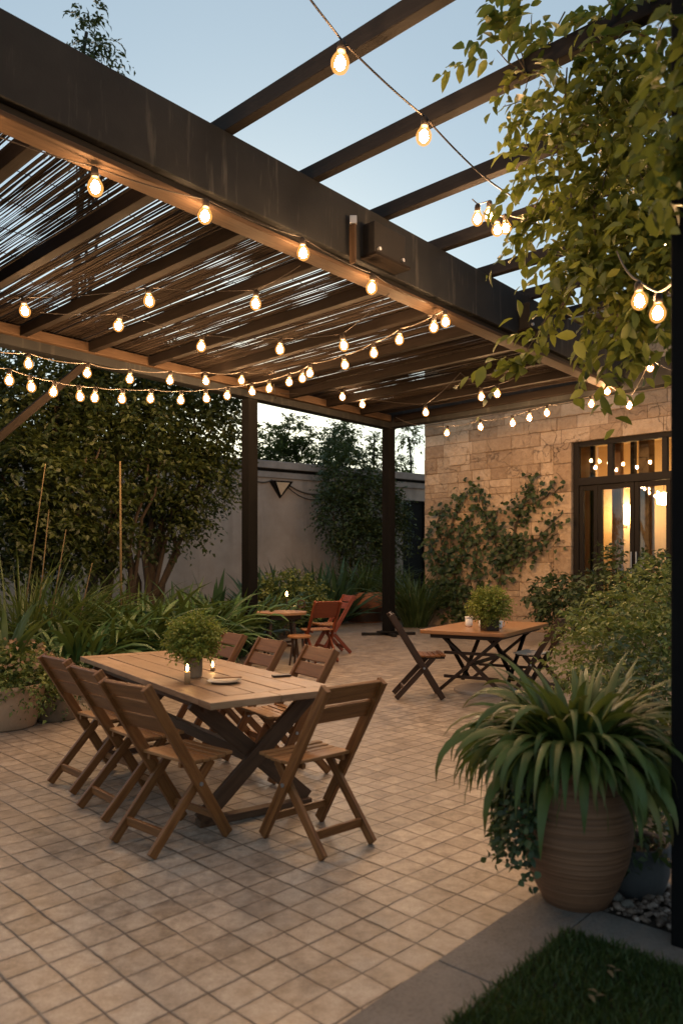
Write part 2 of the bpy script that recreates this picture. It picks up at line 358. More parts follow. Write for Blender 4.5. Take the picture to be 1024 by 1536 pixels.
M_SEATPALE = plain_mat('pale_seat_paint', (0.62, 0.52, 0.42), (0.50, 0.42, 0.34), 0.6, 7, 0.08)

# ------------------------------------------------------------------ object helpers
def world_loc(o):
    v = Vector((0, 0, 0))
    while o is not None:
        v = v + o.location; o = o.parent
    return v
def tag(o, label, cat, group=None, kind=None):
    if label: o['label'] = label
    if cat: o['category'] = cat
    if group: o['group'] = group
    if kind: o['kind'] = kind
    return o
def thing(name, label, cat, loc=(0, 0, 0), group=None):
    o = bpy.data.objects.new(name, None); COL.objects.link(o)
    o.empty_display_size = 0.1
    o.location = loc
    return tag(o, label, cat, group)
def link_mesh(name, verts, faces, mat, parent=None, smooth=False, uvs=None, bevel=0.0, rebase=True):
    """verts in world coordinates (parents are unrotated while building)"""
    verts = np.asarray(verts, dtype=np.float64).reshape(-1, 3)
    off = np.zeros(3)
    loc = None
    if parent is not None:
        off = np.array(world_loc(parent))
    elif rebase:
        lo, hi = verts.min(0), verts.max(0)
        off = np.array([(lo[0] + hi[0]) / 2, (lo[1] + hi[1]) / 2, lo[2]]); loc = off
    v = (verts - off).astype(np.float32)
    me = bpy.data.meshes.new(name)
    if isinstance(faces, np.ndarray):
        nf, k = faces.shape
        me.vertices.add(len(v)); me.vertices.foreach_set('co', v.ravel())
        me.loops.add(nf * k); me.loops.foreach_set('vertex_index', faces.astype(np.int32).ravel())
        me.polygons.add(nf); me.polygons.foreach_set('loop_start', np.arange(0, nf * k, k, dtype=np.int32))
        me.update(calc_edges=True)
    else:
        me.from_pydata(v.tolist(), [], faces)
        me.update()
    if uvs is not None:
        ul = me.uv_layers.new(name='UVMap')
        ul.data.foreach_set('uv', np.asarray(uvs, dtype=np.float32).ravel())
    if smooth:
        me.polygons.foreach_set('use_smooth', np.ones(len(me.polygons), dtype=bool))
    me.materials.append(mat)
    o = bpy.data.objects.new(name, me); COL.objects.link(o)
    if parent is not None: o.parent = parent
    if loc is not None: o.location = loc
    if bevel > 0:
        b = o.modifiers.new('edge', 'BEVEL'); b.width = bevel; b.segments = 2; b.limit_method = 'ANGLE'; b.angle_limit = R(35)
        b.harden_normals = False
    return o
class MB:
    def __init__(s): s.v, s.f, s.uv = [], [], []
    def quadbox(s, c8, ulen=(1, 1, 1)):
        """c8: 8 corners, index bits x=1,y=2,z=4"""
        i = len(s.v); s.v += [tuple(c) for c in c8]
        ou, ov = random.uniform(0, 50), random.uniform(0, 50)
        faces = [((0, 2, 3, 1), 0, 1), ((4, 5, 7, 6), 0, 1), ((0, 1, 5, 4), 0, 2), ((2, 6, 7, 3), 0, 2), ((0, 4, 6, 2), 1, 2), ((1, 3, 7, 5), 1, 2)]
        L = max(range(3), key=lambda k: ulen[k])
        for fc, a, b in faces:
            s.f.append([i + k for k in fc])
            if b == L or (a != L and ulen[b] > ulen[a]): a, b = b, a
            for k in fc:
                ca = ((k >> a) & 1) * ulen[a]; cb = ((k >> b) & 1) * ulen[b]
                s.uv.append((ca + ou, cb + ov + 0.37 * (a + b)))
    def box(s, c, size, rot=None):
        c = Vector(c); hx, hy, hz = size[0] / 2, size[1] / 2, size[2] / 2
        pts = []
        for k in range(8):
            p = Vector(((hx if k & 1 else -hx), (hy if k & 2 else -hy), (hz if k & 4 else -hz)))
            if rot is not None: p = rot @ p
            pts.append(c + p)
        s.quadbox(pts, size); return s
    def bar(s, p0, p1, w, h, up=Z):
        """box from p0 to p1 (centre line); w across, h along up"""
        p0, p1 = Vector(p0), Vector(p1)
        d = (p1 - p0); L = d.length; d.normalize()
        x = d.cross(Vector(up))
        if x.length < 1e-4: x = d.cross(Vector((0, 1, 0)))
        x.normalize(); u = x.cross(d).normalized()
        pts = []
        for k in range(8):
            pts.append((p1 if k & 1 else p0) + x * (w / 2 if k & 2 else -w / 2) + u * (h / 2 if k & 4 else -h / 2))
        s.quadbox(pts, (L, w, h)); return s
    def tube(s, pts, r, n=8, cap=True):
        pts = [Vector(p) for p in pts]; m = len(pts)
        rr = r if isinstance(r, (list, tuple)) else [r] * m
        i0 = len(s.v); prev = None
        for k, p in enumerate(pts):
            t = (pts[min(k + 1, m - 1)] - pts[max(k - 1, 0)]).normalized()
            ref = prev if prev is not None else (Vector((1, 0, 0)) if abs(t.x) < 0.8 else Vector((0, 1, 0)))
            x = (ref - t * ref.dot(t)).normalized(); prev = x
            y = t.cross(x)
            for j in range(n):
                a = 2 * PI * j / n
                s.v.append(tuple(p + x * (rr[k] * math.cos(a)) + y * (rr[k] * math.sin(a))))
        for k in range(m - 1):
            for j in range(n):
                a, b = i0 + k * n + j, i0 + k * n + (j + 1) % n
                s.f.append([a, b, b + n, a + n])
                s.uv += [(k * .1, j * .02), (k * .1, j * .02 + .02), (k * .1 + .1, j * .02 + .02), (k * .1 + .1, j * .02)]
        if cap:
            for base, rev in ((i0, True), (i0 + (m - 1) * n, False)):
                fc = [base + j for j in range(n)]
                if rev: fc.reverse()
                s.f.append(fc); s.uv += [(0, 0)] * n
        return s
    def lathe(s, prof, c=(0, 0, 0), n=32, wob=0.0):
        i0 = len(s.v); m = len(prof)
        for k, (r, z) in enumerate(prof):
            for j in range(n):
                a = 2 * PI * j / n
                q = r * (1 + wob * math.sin(3 * a + z * 9) + wob * 0.6 * math.sin(5 * a - z * 17))
                s.v.append((c[0] + q * math.cos(a), c[1] + q * math.sin(a), c[2] + z))
        for k in range(m - 1):
            for j in range(n):
                a, b = i0 + k * n + j, i0 + k * n + (j + 1) % n
                s.f.append([a, b, b + n, a + n]); s.uv += [(0, 0)] * 4
        return s
    def poly_prism(s, pts, z0, z1):
        n = len(pts); i = len(s.v)
        for z in (z0, z1):
            s.v += [(p[0], p[1], z) for p in pts]
        ar = sum(pts[k][0] * pts[(k + 1) % n][1] - pts[(k + 1) % n][0] * pts[k][1] for k in range(n))
        o = list(range(n)) if ar > 0 else list(range(n))[::-1]
        top = [i + n + k for k in o]; bot = [i + k for k in o][::-1]
        for fc in (top, bot):
            s.f.append(fc); s.uv += [(s.v[q][0], s.v[q][1]) for q in fc]
        for k in range(n):
            a, b = o[k], o[(k + 1) % n]
            s.f.append([i + a, i + b, i + n + b, i + n + a]); s.uv += [(0, 0), (.1, 0), (.1, .03), (0, .03)]
        return s
    def build(s, name, mat, parent=None, smooth=False, bevel=0.0, rebase=True):
        return link_mesh(name, s.v, s.f, mat, parent, smooth, s.uv, bevel, rebase)
def copy_tree(o, parent=None):
    c = o.copy(); COL.objects.link(c)
    if parent is not None: c.parent = parent
    for ch in list(o.children): copy_tree(ch, c)
    return c

# ------------------------------------------------------------------ vegetation helpers (numpy)
def nrm(a): return a / np.maximum(np.linalg.norm(a, axis=-1, keepdims=True), 1e-9)
def leaves_mesh(Pt, Dr, Nr, L, W, rich=False, fold=0.22, droop=0.18):
    n = len(Pt)
    L = np.broadcast_to(np.asarray(L, float).reshape(-1, 1), (n, 1)); W = np.broadcast_to(np.asarray(W, float).reshape(-1, 1), (n, 1))
    Dr = nrm(Dr); S = nrm(np.cross(Dr, Nr)); Nn = np.cross(S, Dr)
    def at(t, w, h): return Pt + Dr * (L * t) + S * (W * w) + Nn * (h * W) - Nn * (L * droop * t * t)
    if not rich:
        V = np.stack([at(0, 0, 0), at(.42, .5, fold), at(1, 0, 0), at(.42, -.5, fold), at(.45, 0, -.02)], 1)
        Fc = np.array([[0, 4, 2, 1], [0, 3, 2, 4]])
    else:
        V = np.stack([at(0, 0, 0), at(.22, .36, fold * .7), at(.5, .5, fold), at(.78, .3, fold * .5), at(1, 0, 0), at(.78, -.3, fold * .5),
                      at(.5, -.5, fold), at(.22, -.36, fold * .7), at(.3, 0, 0), at(.65, 0, 0)], 1)
        Fc = np.array([[0, 8, 2, 1], [8, 9, 3, 2], [0, 7, 6, 8], [8, 6, 5, 9], [9, 5, 4, 3]])
    k = V.shape[1]
    faces = (np.arange(n)[:, None, None] * k + Fc[None]).reshape(-1, 4)
    return V.reshape(-1, 3), faces
def sprays(rng, starts, dirs, length, k, leaf_l, leaf_w, droop=0.4, spread=0.8, rich=False, jitter=0.3, updown=0.6):
    """shoots with k leaves each, alternate sides; returns leaf mesh"""
    n = len(starts); dirs = nrm(dirs)
    length = np.broadcast_to(np.asarray(length, float).reshape(-1, 1), (n, 1))
    up = np.array([0, 0, 1.0])
    side = nrm(np.cross(dirs, up + rng.normal(0, .25, (n, 3))))
    PP, DD, NN = [], [], []
    for j in range(k):
        t = (j + rng.uniform(.1, .9, (n, 1))) / k
        p = starts + dirs * (length * t) - up * (droop * length * t * t)
        tang = nrm(dirs - up * (2 * droop * t))
        sg = 1 if j % 2 else -1
        d = tang * (1 - spread * .6) + side * (sg * spread) + rng.normal(0, jitter, (n, 3)) - up * .15
        nn = up * updown + rng.normal(0, .45, (n, 3)) + np.cross(side, tang) * .3
        PP.append(p); DD.append(d); NN.append(nn)
    PP, DD, NN = np.concatenate(PP), np.concatenate(DD), np.concatenate(NN)
    m = len(PP); sc = rng.uniform(.6, 1.25, m)
    return leaves_mesh(PP, DD, NN, leaf_l * sc, leaf_w * sc * rng.uniform(.8, 1.15, m), rich)
def join(parts):
    vs, fs, o = [], [], 0
    for v, f in parts:
        vs.append(v); fs.append(f + o); o += len(v)
    return np.concatenate(vs), np.concatenate(fs)
def ellipsoid_pts(rng, c, r, n, shell=0.55):
    d = nrm(rng.normal(0, 1, (n, 3)))
    rad = shell + (1 - shell) * rng.uniform(0, 1, (n, 1)) ** .7
    lump = 1 + .18 * np.sin(d[:, :1] * 5 + c[0] * 3) * np.cos(d[:, 2:] * 6 + c[1])
    return np.array(c) + d * rad * lump * np.array(r), d
def crown(rng, blobs, n_per_m2, k, sl, ll, lw, droop=.35, rich=False, shell=.5, down=0.0):
    parts = []
    for c, r in blobs:
        area = 4 * PI * ((r[0] * r[1]) ** 1.6 / 3 + (r[0] * r[2]) ** 1.6 / 3 + (r[1] * r[2]) ** 1.6 / 3) ** (1 / 1.6)
        n = max(6, int(area * n_per_m2))
        p, d = ellipsoid_pts(rng, c, r, n, shell)
        dd = d + rng.normal(0, .45, (n, 3)) + np.array([0, 0, .25 - down])
        parts.append(sprays(rng, p, dd, sl * rng.uniform(.6, 1.3, n), k, ll, lw, droop, rich=rich))
    return join(parts)
def strap(rng, base, az, elev, length, width, bend, seg=8, twist=0.3, fold=.25):
    """one arching strap leaf -> verts, faces"""
    p = np.array(base, float); a = elev
    dxy = np.array([math.cos(az), math.sin(az), 0.0]); s = np.array([-math.sin(az), math.cos(az), 0.0])
    V = []; st = length / seg
    drift = rng.uniform(-twist, twist)
    for k in range(seg + 1):
        t = k / seg
        w = width * (0.55 + 0.45 * min(1, t * 3.5)) * (1 - max(0, (t - .45) / .55) ** 1.7) * .5 + width * .02
        tang = dxy * math.cos(a) + np.array([0, 0, math.sin(a)])
        nn = np.cross(s, tang)
        q = s * math.cos(drift * t * 3) + nn * math.sin(drift * t * 3)
        V += [p - q * w - nn * 0 + np.cross(q, tang) * 0, p - np.cross(tang, q) * 0 + nn * (-fold * w), p + q * w]
        p = p + tang * st
        a -= bend / seg * (0.35 + 1.3 * t)
        if a < -1.5: a = -1.5
        dxy = dxy + s * (drift * .12); dxy = dxy / np.linalg.norm(dxy); s = np.array([-dxy[1], dxy[0], 0])
    Fc = []
    for k in range(seg):
        i = k * 3
        Fc += [[i, i + 1, i + 4, i + 3], [i + 1, i + 2, i + 5, i + 4]]
    return np.array(V), np.array(Fc)
def strap_uv(v, seg):
    n = len(v) // (3 * (seg + 1))
    t = np.tile(np.repeat(np.arange(seg + 1) / seg, 3), n)
    u = np.tile(np.tile([0, .5, 1.], seg + 1), n)
    return np.stack([u, t], 1)
def strap_clump(rng, c, n, length, width, elev=(0.9, 1.5), bend=(0.8, 2.0), r0=.06, seg=8, az=(0, 2 * PI), fold=.25, twist=.3):
    parts = []
    for i in range(n):
        a = rng.uniform(*az); rr = r0 * math.sqrt(rng.uniform(0, 1))
        b = np.array(c, float) + np.array([math.cos(a) * rr, math.sin(a) * rr, 0])
        parts.append(strap(rng, b, a + rng.normal(0, .35), rng.uniform(*elev), length * rng.uniform(.6, 1.15), width * rng.uniform(.7, 1.2), rng.uniform(*bend), seg, twist, fold))
    return join(parts)
def branch_tubes(mb, rng, base, top, r0, r1, wig=.12, n=6):
    base, top = Vector(base), Vector(top)
    pts, rr = [], []
    for k in range(n + 1):
        t = k / n
        p = base.lerp(top, t)
        if 0 < k: p = p + Vector(rng.normal(0, wig * (top - base).length / n, 3).tolist())
        pts.append(p); rr.append(r0 + (r1 - r0) * t)
    mb.tube(pts, rr, 8); return pts

# ================================================================== SETTING
ground = link_mesh('ground', [(-150, -150, -.03), (150, -150, -.03), (150, 250, -.03), (-150, 250, -.03)], [[0, 1, 2, 3]], M_GROUND)
tag(ground, 'bare earth ground around the patio', None, kind='structure')
patio = link_mesh('patio_paving', [(-9, -6, 0), (9, -6, 0), (9, 26, 0), (-9, 26, 0)], [[0, 1, 2, 3]], M_TILE)
tag(patio, 'patio of small square beige paving tiles laid on the diagonal', None, kind='structure')
bed_pts = [(-8.9, 6.9), (-3.9, 7.2), (-3.1, 8.6), (-2.25, 11.2), (-1.45, 13.6), (-.75, 16.6), (-.2, 19.2), (.6, 21.0), (2.3, 22.4), (2.6, 24.3), (-2.5, 21.0), (-8.9, 16.7)]
mb = MB(); mb.poly_prism(bed_pts, -.025, .02)
tag(mb.build('planting_bed', M_SOIL), 'dark planting bed along the garden wall', None, kind='structure')
# lawn corner with its border of slabs
LA = Vector((0.893, 2.942, 0))
def LP(a, b, z=0.0): return LA + UA * a + UB * b + Z * z
mb = MB()
def slab(a0, a1, b0, b1, h=.012):
    pts = [LP(a0, b0), LP(a1, b0), LP(a1, b1), LP(a0, b1)]
    mb.poly_prism([(p.x, p.y) for p in pts], -.01, h)
slab(-.52, .252, .004, .258); slab(-1.25, -.526, .004, .262); slab(-2.1, -1.256, .004, .255); slab(-3.0, -2.106, .004, .258)
slab(.004, .255, -.62, -.002, .014); slab(.004, .25, -1.35, -.626); slab(.004, .256, -2.2, -1.356)
bo = mb.build('path', M_SLAB, bevel=.004); tag(bo, 'border path of grey stone slabs around the lawn', None, kind='structure')
pts = [LP(0, 0), LP(-3, 0), LP(-3, -2.6), LP(0, -2.6)]
mb = MB(); mb.poly_prism([(p.x, p.y) for p in pts], -.02, .01)
tag(mb.build('lawn_soil', M_SOIL), 'soil beneath the lawn', None, kind='structure')
rng = np.random.default_rng(3)
n = 42000
a = -rng.uniform(0, 1.35, n); b = -rng.uniform(0, 1.5, n)
edge = rng.normal(0, .012, n)
base = np.array([list(LP(x + e, y + e, .008)) for x, y, e in zip(a, b, edge)])
dr = rng.normal(0, .45, (n, 3)) + np.array([0, 0, 1.0]); nn = rng.normal(0, 1, (n, 3)); nn[:, 2] *= .2
v, f = leaves_mesh(base, dr, nn, rng.uniform(.025, .055, n), rng.uniform(.004, .007, n), droop=.3)
lawn = link_mesh('lawn_grass', v, f, L_LAWN); tag(lawn, 'short dark green lawn grass', 'grass', kind='stuff')
# fallen dry leaves on the lawn
for px, py, lab in ((920, 1458, 'upper dry tan leaf lying on the lawn'), (893, 1495, 'lower dry tan leaf lying on the lawn')):
    g = G(px, py, .05)
    pp = np.array([list(g + Vector((dx, dy, dz))) for dx, dy, dz in ((0, 0, 0), (.012, .01, .004), (-.02, .006, .002))])
    v, f = leaves_mesh(pp, np.array([[1, .2, .1], [-.6, .6, .1], [.2, -1, .05]]), np.array([[0, .2, 1], [.2, 0, 1], [0, 0, 1.]]), .04, .018, True)
    tag(link_mesh('fallen_leaf', v, f, M_STALK), lab, 'leaf', 'dry leaves on the lawn')

# gravel strip beyond the slabs
mb = MB()
gp = [LP(.262, -.04), LP(.262, -2.3), LP(1.6, -2.3), LP(1.25, -.75), LP(.62, -.10)]
mb.poly_prism([(p.x, p.y) for p in gp], -.012, .006)
tag(mb.build('gravel_bed', M_SOIL), 'strip of dark earth under the gravel', None, kind='structure')
rng = np.random.default_rng(5)
ico = []
t_ = (1 + 5 ** .5) / 2
icov = nrm(np.array([(-1, t_, 0), (1, t_, 0), (-1, -t_, 0), (1, -t_, 0), (0, -1, t_), (0, 1, t_), (0, -1, -t_), (0, 1, -t_), (t_, 0, -1), (t_, 0, 1), (-t_, 0, -1), (-t_, 0, 1)], float))
icof = np.array([(0, 11, 5), (0, 5, 1), (0, 1, 7), (0, 7, 10), (0, 10, 11), (1, 5, 9), (5, 11, 4), (11, 10, 2), (10, 7, 6), (7, 1, 8), (3, 9, 4), (3, 4, 2), (3, 2, 6), (3, 6, 8), (3, 8, 9), (4, 9, 5), (2, 4, 11), (6, 2, 10), (8, 6, 7), (9, 8, 1)])
VV, FF = [], []
for i in range(2600):
    a = rng.uniform(.275, 1.1); b = -rng.uniform(.05, 1.5)
    if a > .62 and b > -.10 - (a - .62) * 1.0: continue
    s = rng.uniform(.008, .019) * (1 + (rng.uniform() < .04) * .9)
    q = LP(a, b, .006 + s * .45 + rng.uniform(0, .012))
    M = Matrix.Rotation(rng.uniform(0, 6.3), 3, 'Z')
    vv = icov * np.array([s * rng.uniform(.8, 1.4), s * rng.uniform(.7, 1.1), s * rng.uniform(.5, .8)]) * rng.uniform(.85, 1.15, (12, 1))
    VV.append(vv @ np.array(M).T + np.array(q)); FF.append(icof + 12 * len(FF))
tag(link_mesh('gravel', np.concatenate(VV), np.concatenate(FF), M_PEBBLE, smooth=True), 'brown and grey pebble gravel', 'gravel', kind='stuff')
for (px, py, s, lab) in ((923, 1352, .042, 'larger pale pink stone lying on the gravel edge'), (941, 1362, .036, 'smaller pale stone on the gravel edge')):
    q = G(px, py, .02); vv = icov * np.array([s, s * .8, s * .75]) * rng.uniform(.85, 1.1, (12, 1)) + np.array(q) + np.array([0, 0, .015])
    o = link_mesh('stone', vv, icof, M_SLAB, smooth=True); sm = o.modifiers.new('s', 'SUBSURF'); sm.levels = sm.render_levels = 2
    tag(o, lab, 'stone', 'pale stones by the planter')

# ================================================================== PERGOLA
perg = thing('pergola', 'large dark pergola with reed roof and open rafters over the patio', 'pergola', AB(6.42, 5.0))
MAIN_A0, MAIN_A1 = -3.2, 10.7
def beam(name, a0, b0, a1, b1, z0, z1, th, mat, bevel=.008):
    m = MB(); zc = (z0 + z1) / 2
    m.bar(AB(a0, b0, zc), AB(a1, b1, zc), th, z1 - z0)
    return m.build(name, mat, perg, bevel=bevel)
beam('beam', MAIN_A0, .11, MAIN_A1, .11, 4.50, 5.07, .22, M_BEAM)
beam('beam_groove', MAIN_A0, .13, MAIN_A1, .13, 4.43, 4.497, .13, M_BLACK)
beam('beam_board', MAIN_A0, .125, MAIN_A1 - .3, .125, 4.385, 4.428, .20, W_TRIM)
beam('beam', -3.2, 5.0, 10.38, 5.0, 4.35, 4.90, .22, M_BEAM)
beam('trim_board', -3.2, 4.84, 10.1, 4.84, 4.47, 4.60, .09, W_TRIM)
beam('beam', 10.26, 4.885, 10.26, -4.3, 4.36, 4.80, .22, M_BEAM)
beam('beam', .6, -4.0, 10.6, -4.0, 4.83, 5.066, .18, M_POST)
# end trim board over the stone wall, lit by the strand
beam('trim_board', 10.10, 4.7, 10.10, .33, 4.44, 4.58, .08, W_RAFTER)
for k in range(-4, 10):
    a = 1.39 + .97 * k
    if a > 10.0: continue
    beam('rafter', a, .24, a, 4.79, 4.47, 4.60, .095, W_RAFTER, .006)
for k in range(8):
    a = 1.90 + 1.044 * k
    beam('open_rafter', a, .24, a, -4.35, 5.074, 5.215, .095, W_OUT, .006)
# posts
PW = .20
def post(a, b, z1, th=PW, foot=True):
    m = MB(); c = AB(a, b); rot = Matrix.Rotation(math.atan2(UA.y, UA.x), 3, 'Z')
    m.box((c.x, c.y, z1 / 2), (th, th, z1), rot)
    o = m.build('post', M_POST, perg, bevel=.008)
    if foot:
        m = MB()
        m.box((c.x, c.y, .03), (1.15, .09, .06), Matrix.Rotation(R(8), 3, 'Z')); m.box((c.x, c.y, .034), (.09, .95, .066), Matrix.Rotation(R(12), 3, 'Z'))
        m.box((c.x, c.y, .075), (th + .16, th + .16, .03), rot)
        q = m.build('post_base', M_BLACK, perg, bevel=.006)
    return o
post(6.42, 5.0, 4.348); post(10.26, 5.0, 4.348); post(.98, -4.02, 4.828, .25, False); post(10.26, -3.98, 4.358, .25, False)
post(1.1, 5.0, 4.348)
# diagonal brace from the hidden left post
m = MB(); m.bar(AB(1.20, 5.0, 2.22), AB(3.36, 5.0, 4.36), .09, .10); m.build('brace', W_RAFTER, perg, bevel=.006)
# steel connectors on the outer face of the main beam
def connector(a, w, z0, z1, out):
    m = MB(); c = AB(a, -out / 2 - .003, (z0 + z1) / 2); rot = Matrix.Rotation(math.atan2(UA.y, UA.x), 3, 'Z')
    m.box(c, (w, out, z1 - z0), rot)
    o = m.build('connector', M_BLACK, perg, bevel=.01)
    m = MB(); m.box(AB(a, -out / 2 - .02, z0 - .018), (w + .06, out + .06, .03), rot); m.build('connector_plate', W_RAFTER, perg, bevel=.006)
    for s in (-1, 1):
        m = MB(); m.tube([AB(a + s * w * .38, -out - .0, z0 + .05), AB(a + s * w * .38, -out - .03, z0 + .05)], .02, 8)
        m.build('bolt', M_GALV, o)
connector(3.85, .50, 4.56, 4.88, .15); connector(6.95, .42, 4.56, 4.90, .16)
m = MB(); m.bar(AB(3.40, -.045, 4.42), AB(3.40, -.045, 4.80), .07, .03, UA); m.build('strap_bracket', W_TRIM, perg, bevel=.004)
m = MB(); m.box(AB(3.40, -.05, 4.84), (.07, .05, .08)); m.build('bracket_head', M_GALV, perg, bevel=.006)
# reed mat: thousands of thin reeds, thinned where the sky shows
rng = np.random.default_rng(11)
def lat_noise(x, y):
    return (math.sin(x * 1.7 + 1.3 * math.sin(y * 1.1)) + math.sin(y * 2.3 + x * .7 + 1) + .7 * math.sin(x * 4.1 - y * 3.2) + .5 * math.sin(x * 7.7 + y * 5.1)) / 3.2
VV, FF = [], []; off = 0
a = -3.1
NS = 26
while a < 10.05:
    thin0 = lat_noise(a * .9, 0)
    b0, b1 = .24 + rng.uniform(-.02, .02), 4.89
    tilt = rng.normal(0, .012); z = 4.625 + rng.uniform(0, .03)
    r_reed = rng.uniform(.0072, .0102); ph = rng.uniform(0, 6.28); sway = rng.uniform(.001, .004)
    for k in range(NS + 1):
        t = k / NS; b = b0 + (b1 - b0) * t
        dens = lat_noise(a * 1.1, b * 1.3)
        fine = lat_noise(a * 9.0 + 3, b * 5.1)
        rad = r_reed + .0009 * fine + rng.uniform(-.0006, .0006)
        if dens > .22: rad -= .0075 * (dens - .22)
        if a < 1.55: rad -= .0014 + .0008 * lat_noise(a * 2, b)
        rad = max(.0036, rad)
        c = AB(a + tilt * (t - .5) * 2 + sway * math.sin(ph + t * 17) + rng.normal(0, .0008), b, z + .002 * math.sin(ph + t * 23))
        for j in range(4):
            an = PI / 4 + j * PI / 2
            q = c + UA * (rad * math.cos(an)) + Z * (rad * .8 * math.sin(an)); VV.append((q.x, q.y, q.z))
    for k in range(NS):
        for j in range(4):
            p, q = off + k * 4 + j, off + k * 4 + (j + 1) % 4
            FF.append((p, q, q + 4, p + 4))
    off += 4 * (NS + 1)
    a += rng.uniform(.0105, .0165)
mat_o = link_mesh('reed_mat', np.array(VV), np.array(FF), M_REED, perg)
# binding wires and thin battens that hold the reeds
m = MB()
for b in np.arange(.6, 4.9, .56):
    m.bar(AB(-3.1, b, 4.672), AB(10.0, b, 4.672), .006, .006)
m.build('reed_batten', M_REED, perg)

# ================================================================== STONE HOUSE
H0 = Vector((2.05, 18.5, 0)); HE = Vector((.74, -.673, 0)).normalized(); HN = Vector((-HE.y * -1, 0, 0))
HN = Vector((-.673, -.74, 0)).normalized()       # outward, towards the patio
def HW(t, z, o=0.0): return H0 + HE * t + Z * z + HN * o
def t_at(px):
    r = (px - HX) / F
    return (r * H0.y - H0.x) / (HE.x - r * HE.y)
def wall_pt(px, py, o=0.0):
    t = t_at(px); q = HW(t, 0); z = HC + (HY - py) / F * q.y
    return HW(t, z, o)
house = thing('stone_house', 'honey coloured limestone house wall with tall glazed door opening', 'house', HW(0, 0))
T0, T1, ZH, ZT = 3.86, 8.2, 4.10, 6.6
def wbox(m, t0, t1, z0, z1, o0, o1):
    pts = [HW((t1 if k & 1 else t0), (z1 if k & 4 else z0), (o1 if k & 2 else o0)) for k in range(8)]
    m.quadbox(pts, (abs(t1 - t0), abs(o1 - o0), abs(z1 - z0)))
m = MB()
wbox(m, .02, T0 - .02, .0, ZT, -.40, -.02); wbox(m, T1 + .02, 10.5, .0, ZT, -.40, -.02); wbox(m, T0 - .02, T1 + .02, ZH + .02, ZT, -.40, -.02)
pts = [HW(.03, 0, -.42), HW(.40, 0, -.42)]
backing = m.build('wall_core', M_MORTAR, house)
rng = np.random.default_rng(21)
m = MB()
z = 0.0
side_m = MB()
while z < ZT - .05:
    h = rng.choice([.27, .33, .38, .44, .30]); h = min(h, ZT - z)
    if h < .12: break
    t = -rng.uniform(0, .02)
    first = True
    while t < 10.4:
        w = rng.uniform(.32, .85)
        if first: t = 0.0; first = False
        a0, a1 = t, t + w
        t = a1
        segs = [(a0, a1)]
        if z < ZH:      # clip at the opening and leave room for the quoins
            q0, q1 = T0 - .42, T1 + .42
            segs = []
            if a0 < q0: segs.append((a0, min(a1, q0)))
            if a1 > q1: segs.append((max(a0, q1), a1))
        for s0, s1 in segs:
            if s1 - s0 < .03: continue
            d = rng.uniform(-.012, .012); g = .003
            nsub = 1
            cut = [z, z + h]
            if h > .3 and rng.uniform() < .38: cut.insert(1, z + h * rng.uniform(.36, .64))
            for c0_, c1_ in zip(cut[:-1], cut[1:]):
                xs = [s0, s1]
                if len(cut) > 2 and s1 - s0 > .5 and rng.uniform() < .6: xs.insert(1, s0 + (s1 - s0) * rng.uniform(.35, .65))
                for x0_, x1_ in zip(xs[:-1], xs[1:]):
                    wbox(m, x0_ + g, x1_ - g, c0_ + g, c1_ - g, -.12, d + rng.uniform(-.012, .012))
    z += h
# quoin stones beside the opening and lintel course
zz = 0.0
while zz < ZH - .01:
    h = min(rng.uniform(.45, .75), ZH - zz)
    for s0, s1 in ((T0 - .415, T0 - .012), (T1 + .012, T1 + .415)):
        wbox(m, s0, s1, zz + .005, zz + h - .005, -.13, .017 + rng.uniform(-.006, .006))
    zz += h
st = m.build('wall', M_STONE, house, bevel=.016)
# return wall on the far corner
m = MB()
for k in range(8):
    pass
sd = MB(); c8 = []
for k in range(8):
    c8.append(H0 + HE * (.38 if k & 1 else .012) - HN * (5.0 if k & 2 else .405) + Z * (ZT if k & 4 else 0))
sd.quadbox(c8, (.4, 4.6, ZT)); sd.build('side_wall', M_STONE, house)
# roof edge out of sight above, closes the room
m = MB(); wbox(m, .0, 10.5, ZT + .003, ZT + .25, -5.2, .35); m.build('roof', M_COPING, house)
# glazed screen: frame, transom, door leaves
def fbar(m, t0, t1, z0, z1, d0=-.20, d1=-.08): wbox(m, t0, t1, z0, z1, d0, d1)
fr = MB()
fbar(fr, T0 - .012, T0 + .11, 0, ZH + .012); fbar(fr, T1 - .11, T1 + .012, 0, ZH + .012)
fbar(fr, T0 + .112, T1 - .112, ZH - .10, ZH + .012)
fbar(fr, T0 + .112, T1 - .112, 3.17, 3.33, -.22, -.05)
window = fr.build('window_frame', M_FRAME, house, bevel=.006)
for x_ in (908, 990):
    m = MB(); fbar(m, t_at(x_), t_at(x_ + 8), 3.333, ZH - .103); m.build('mullion', M_FRAME, window, bevel=.004)
m = MB(); wbox(m, T0 + .113, T1 - .113, 3.334, ZH - .104, -.150, -.142); m.build('transom_pane', M_PANE, window)
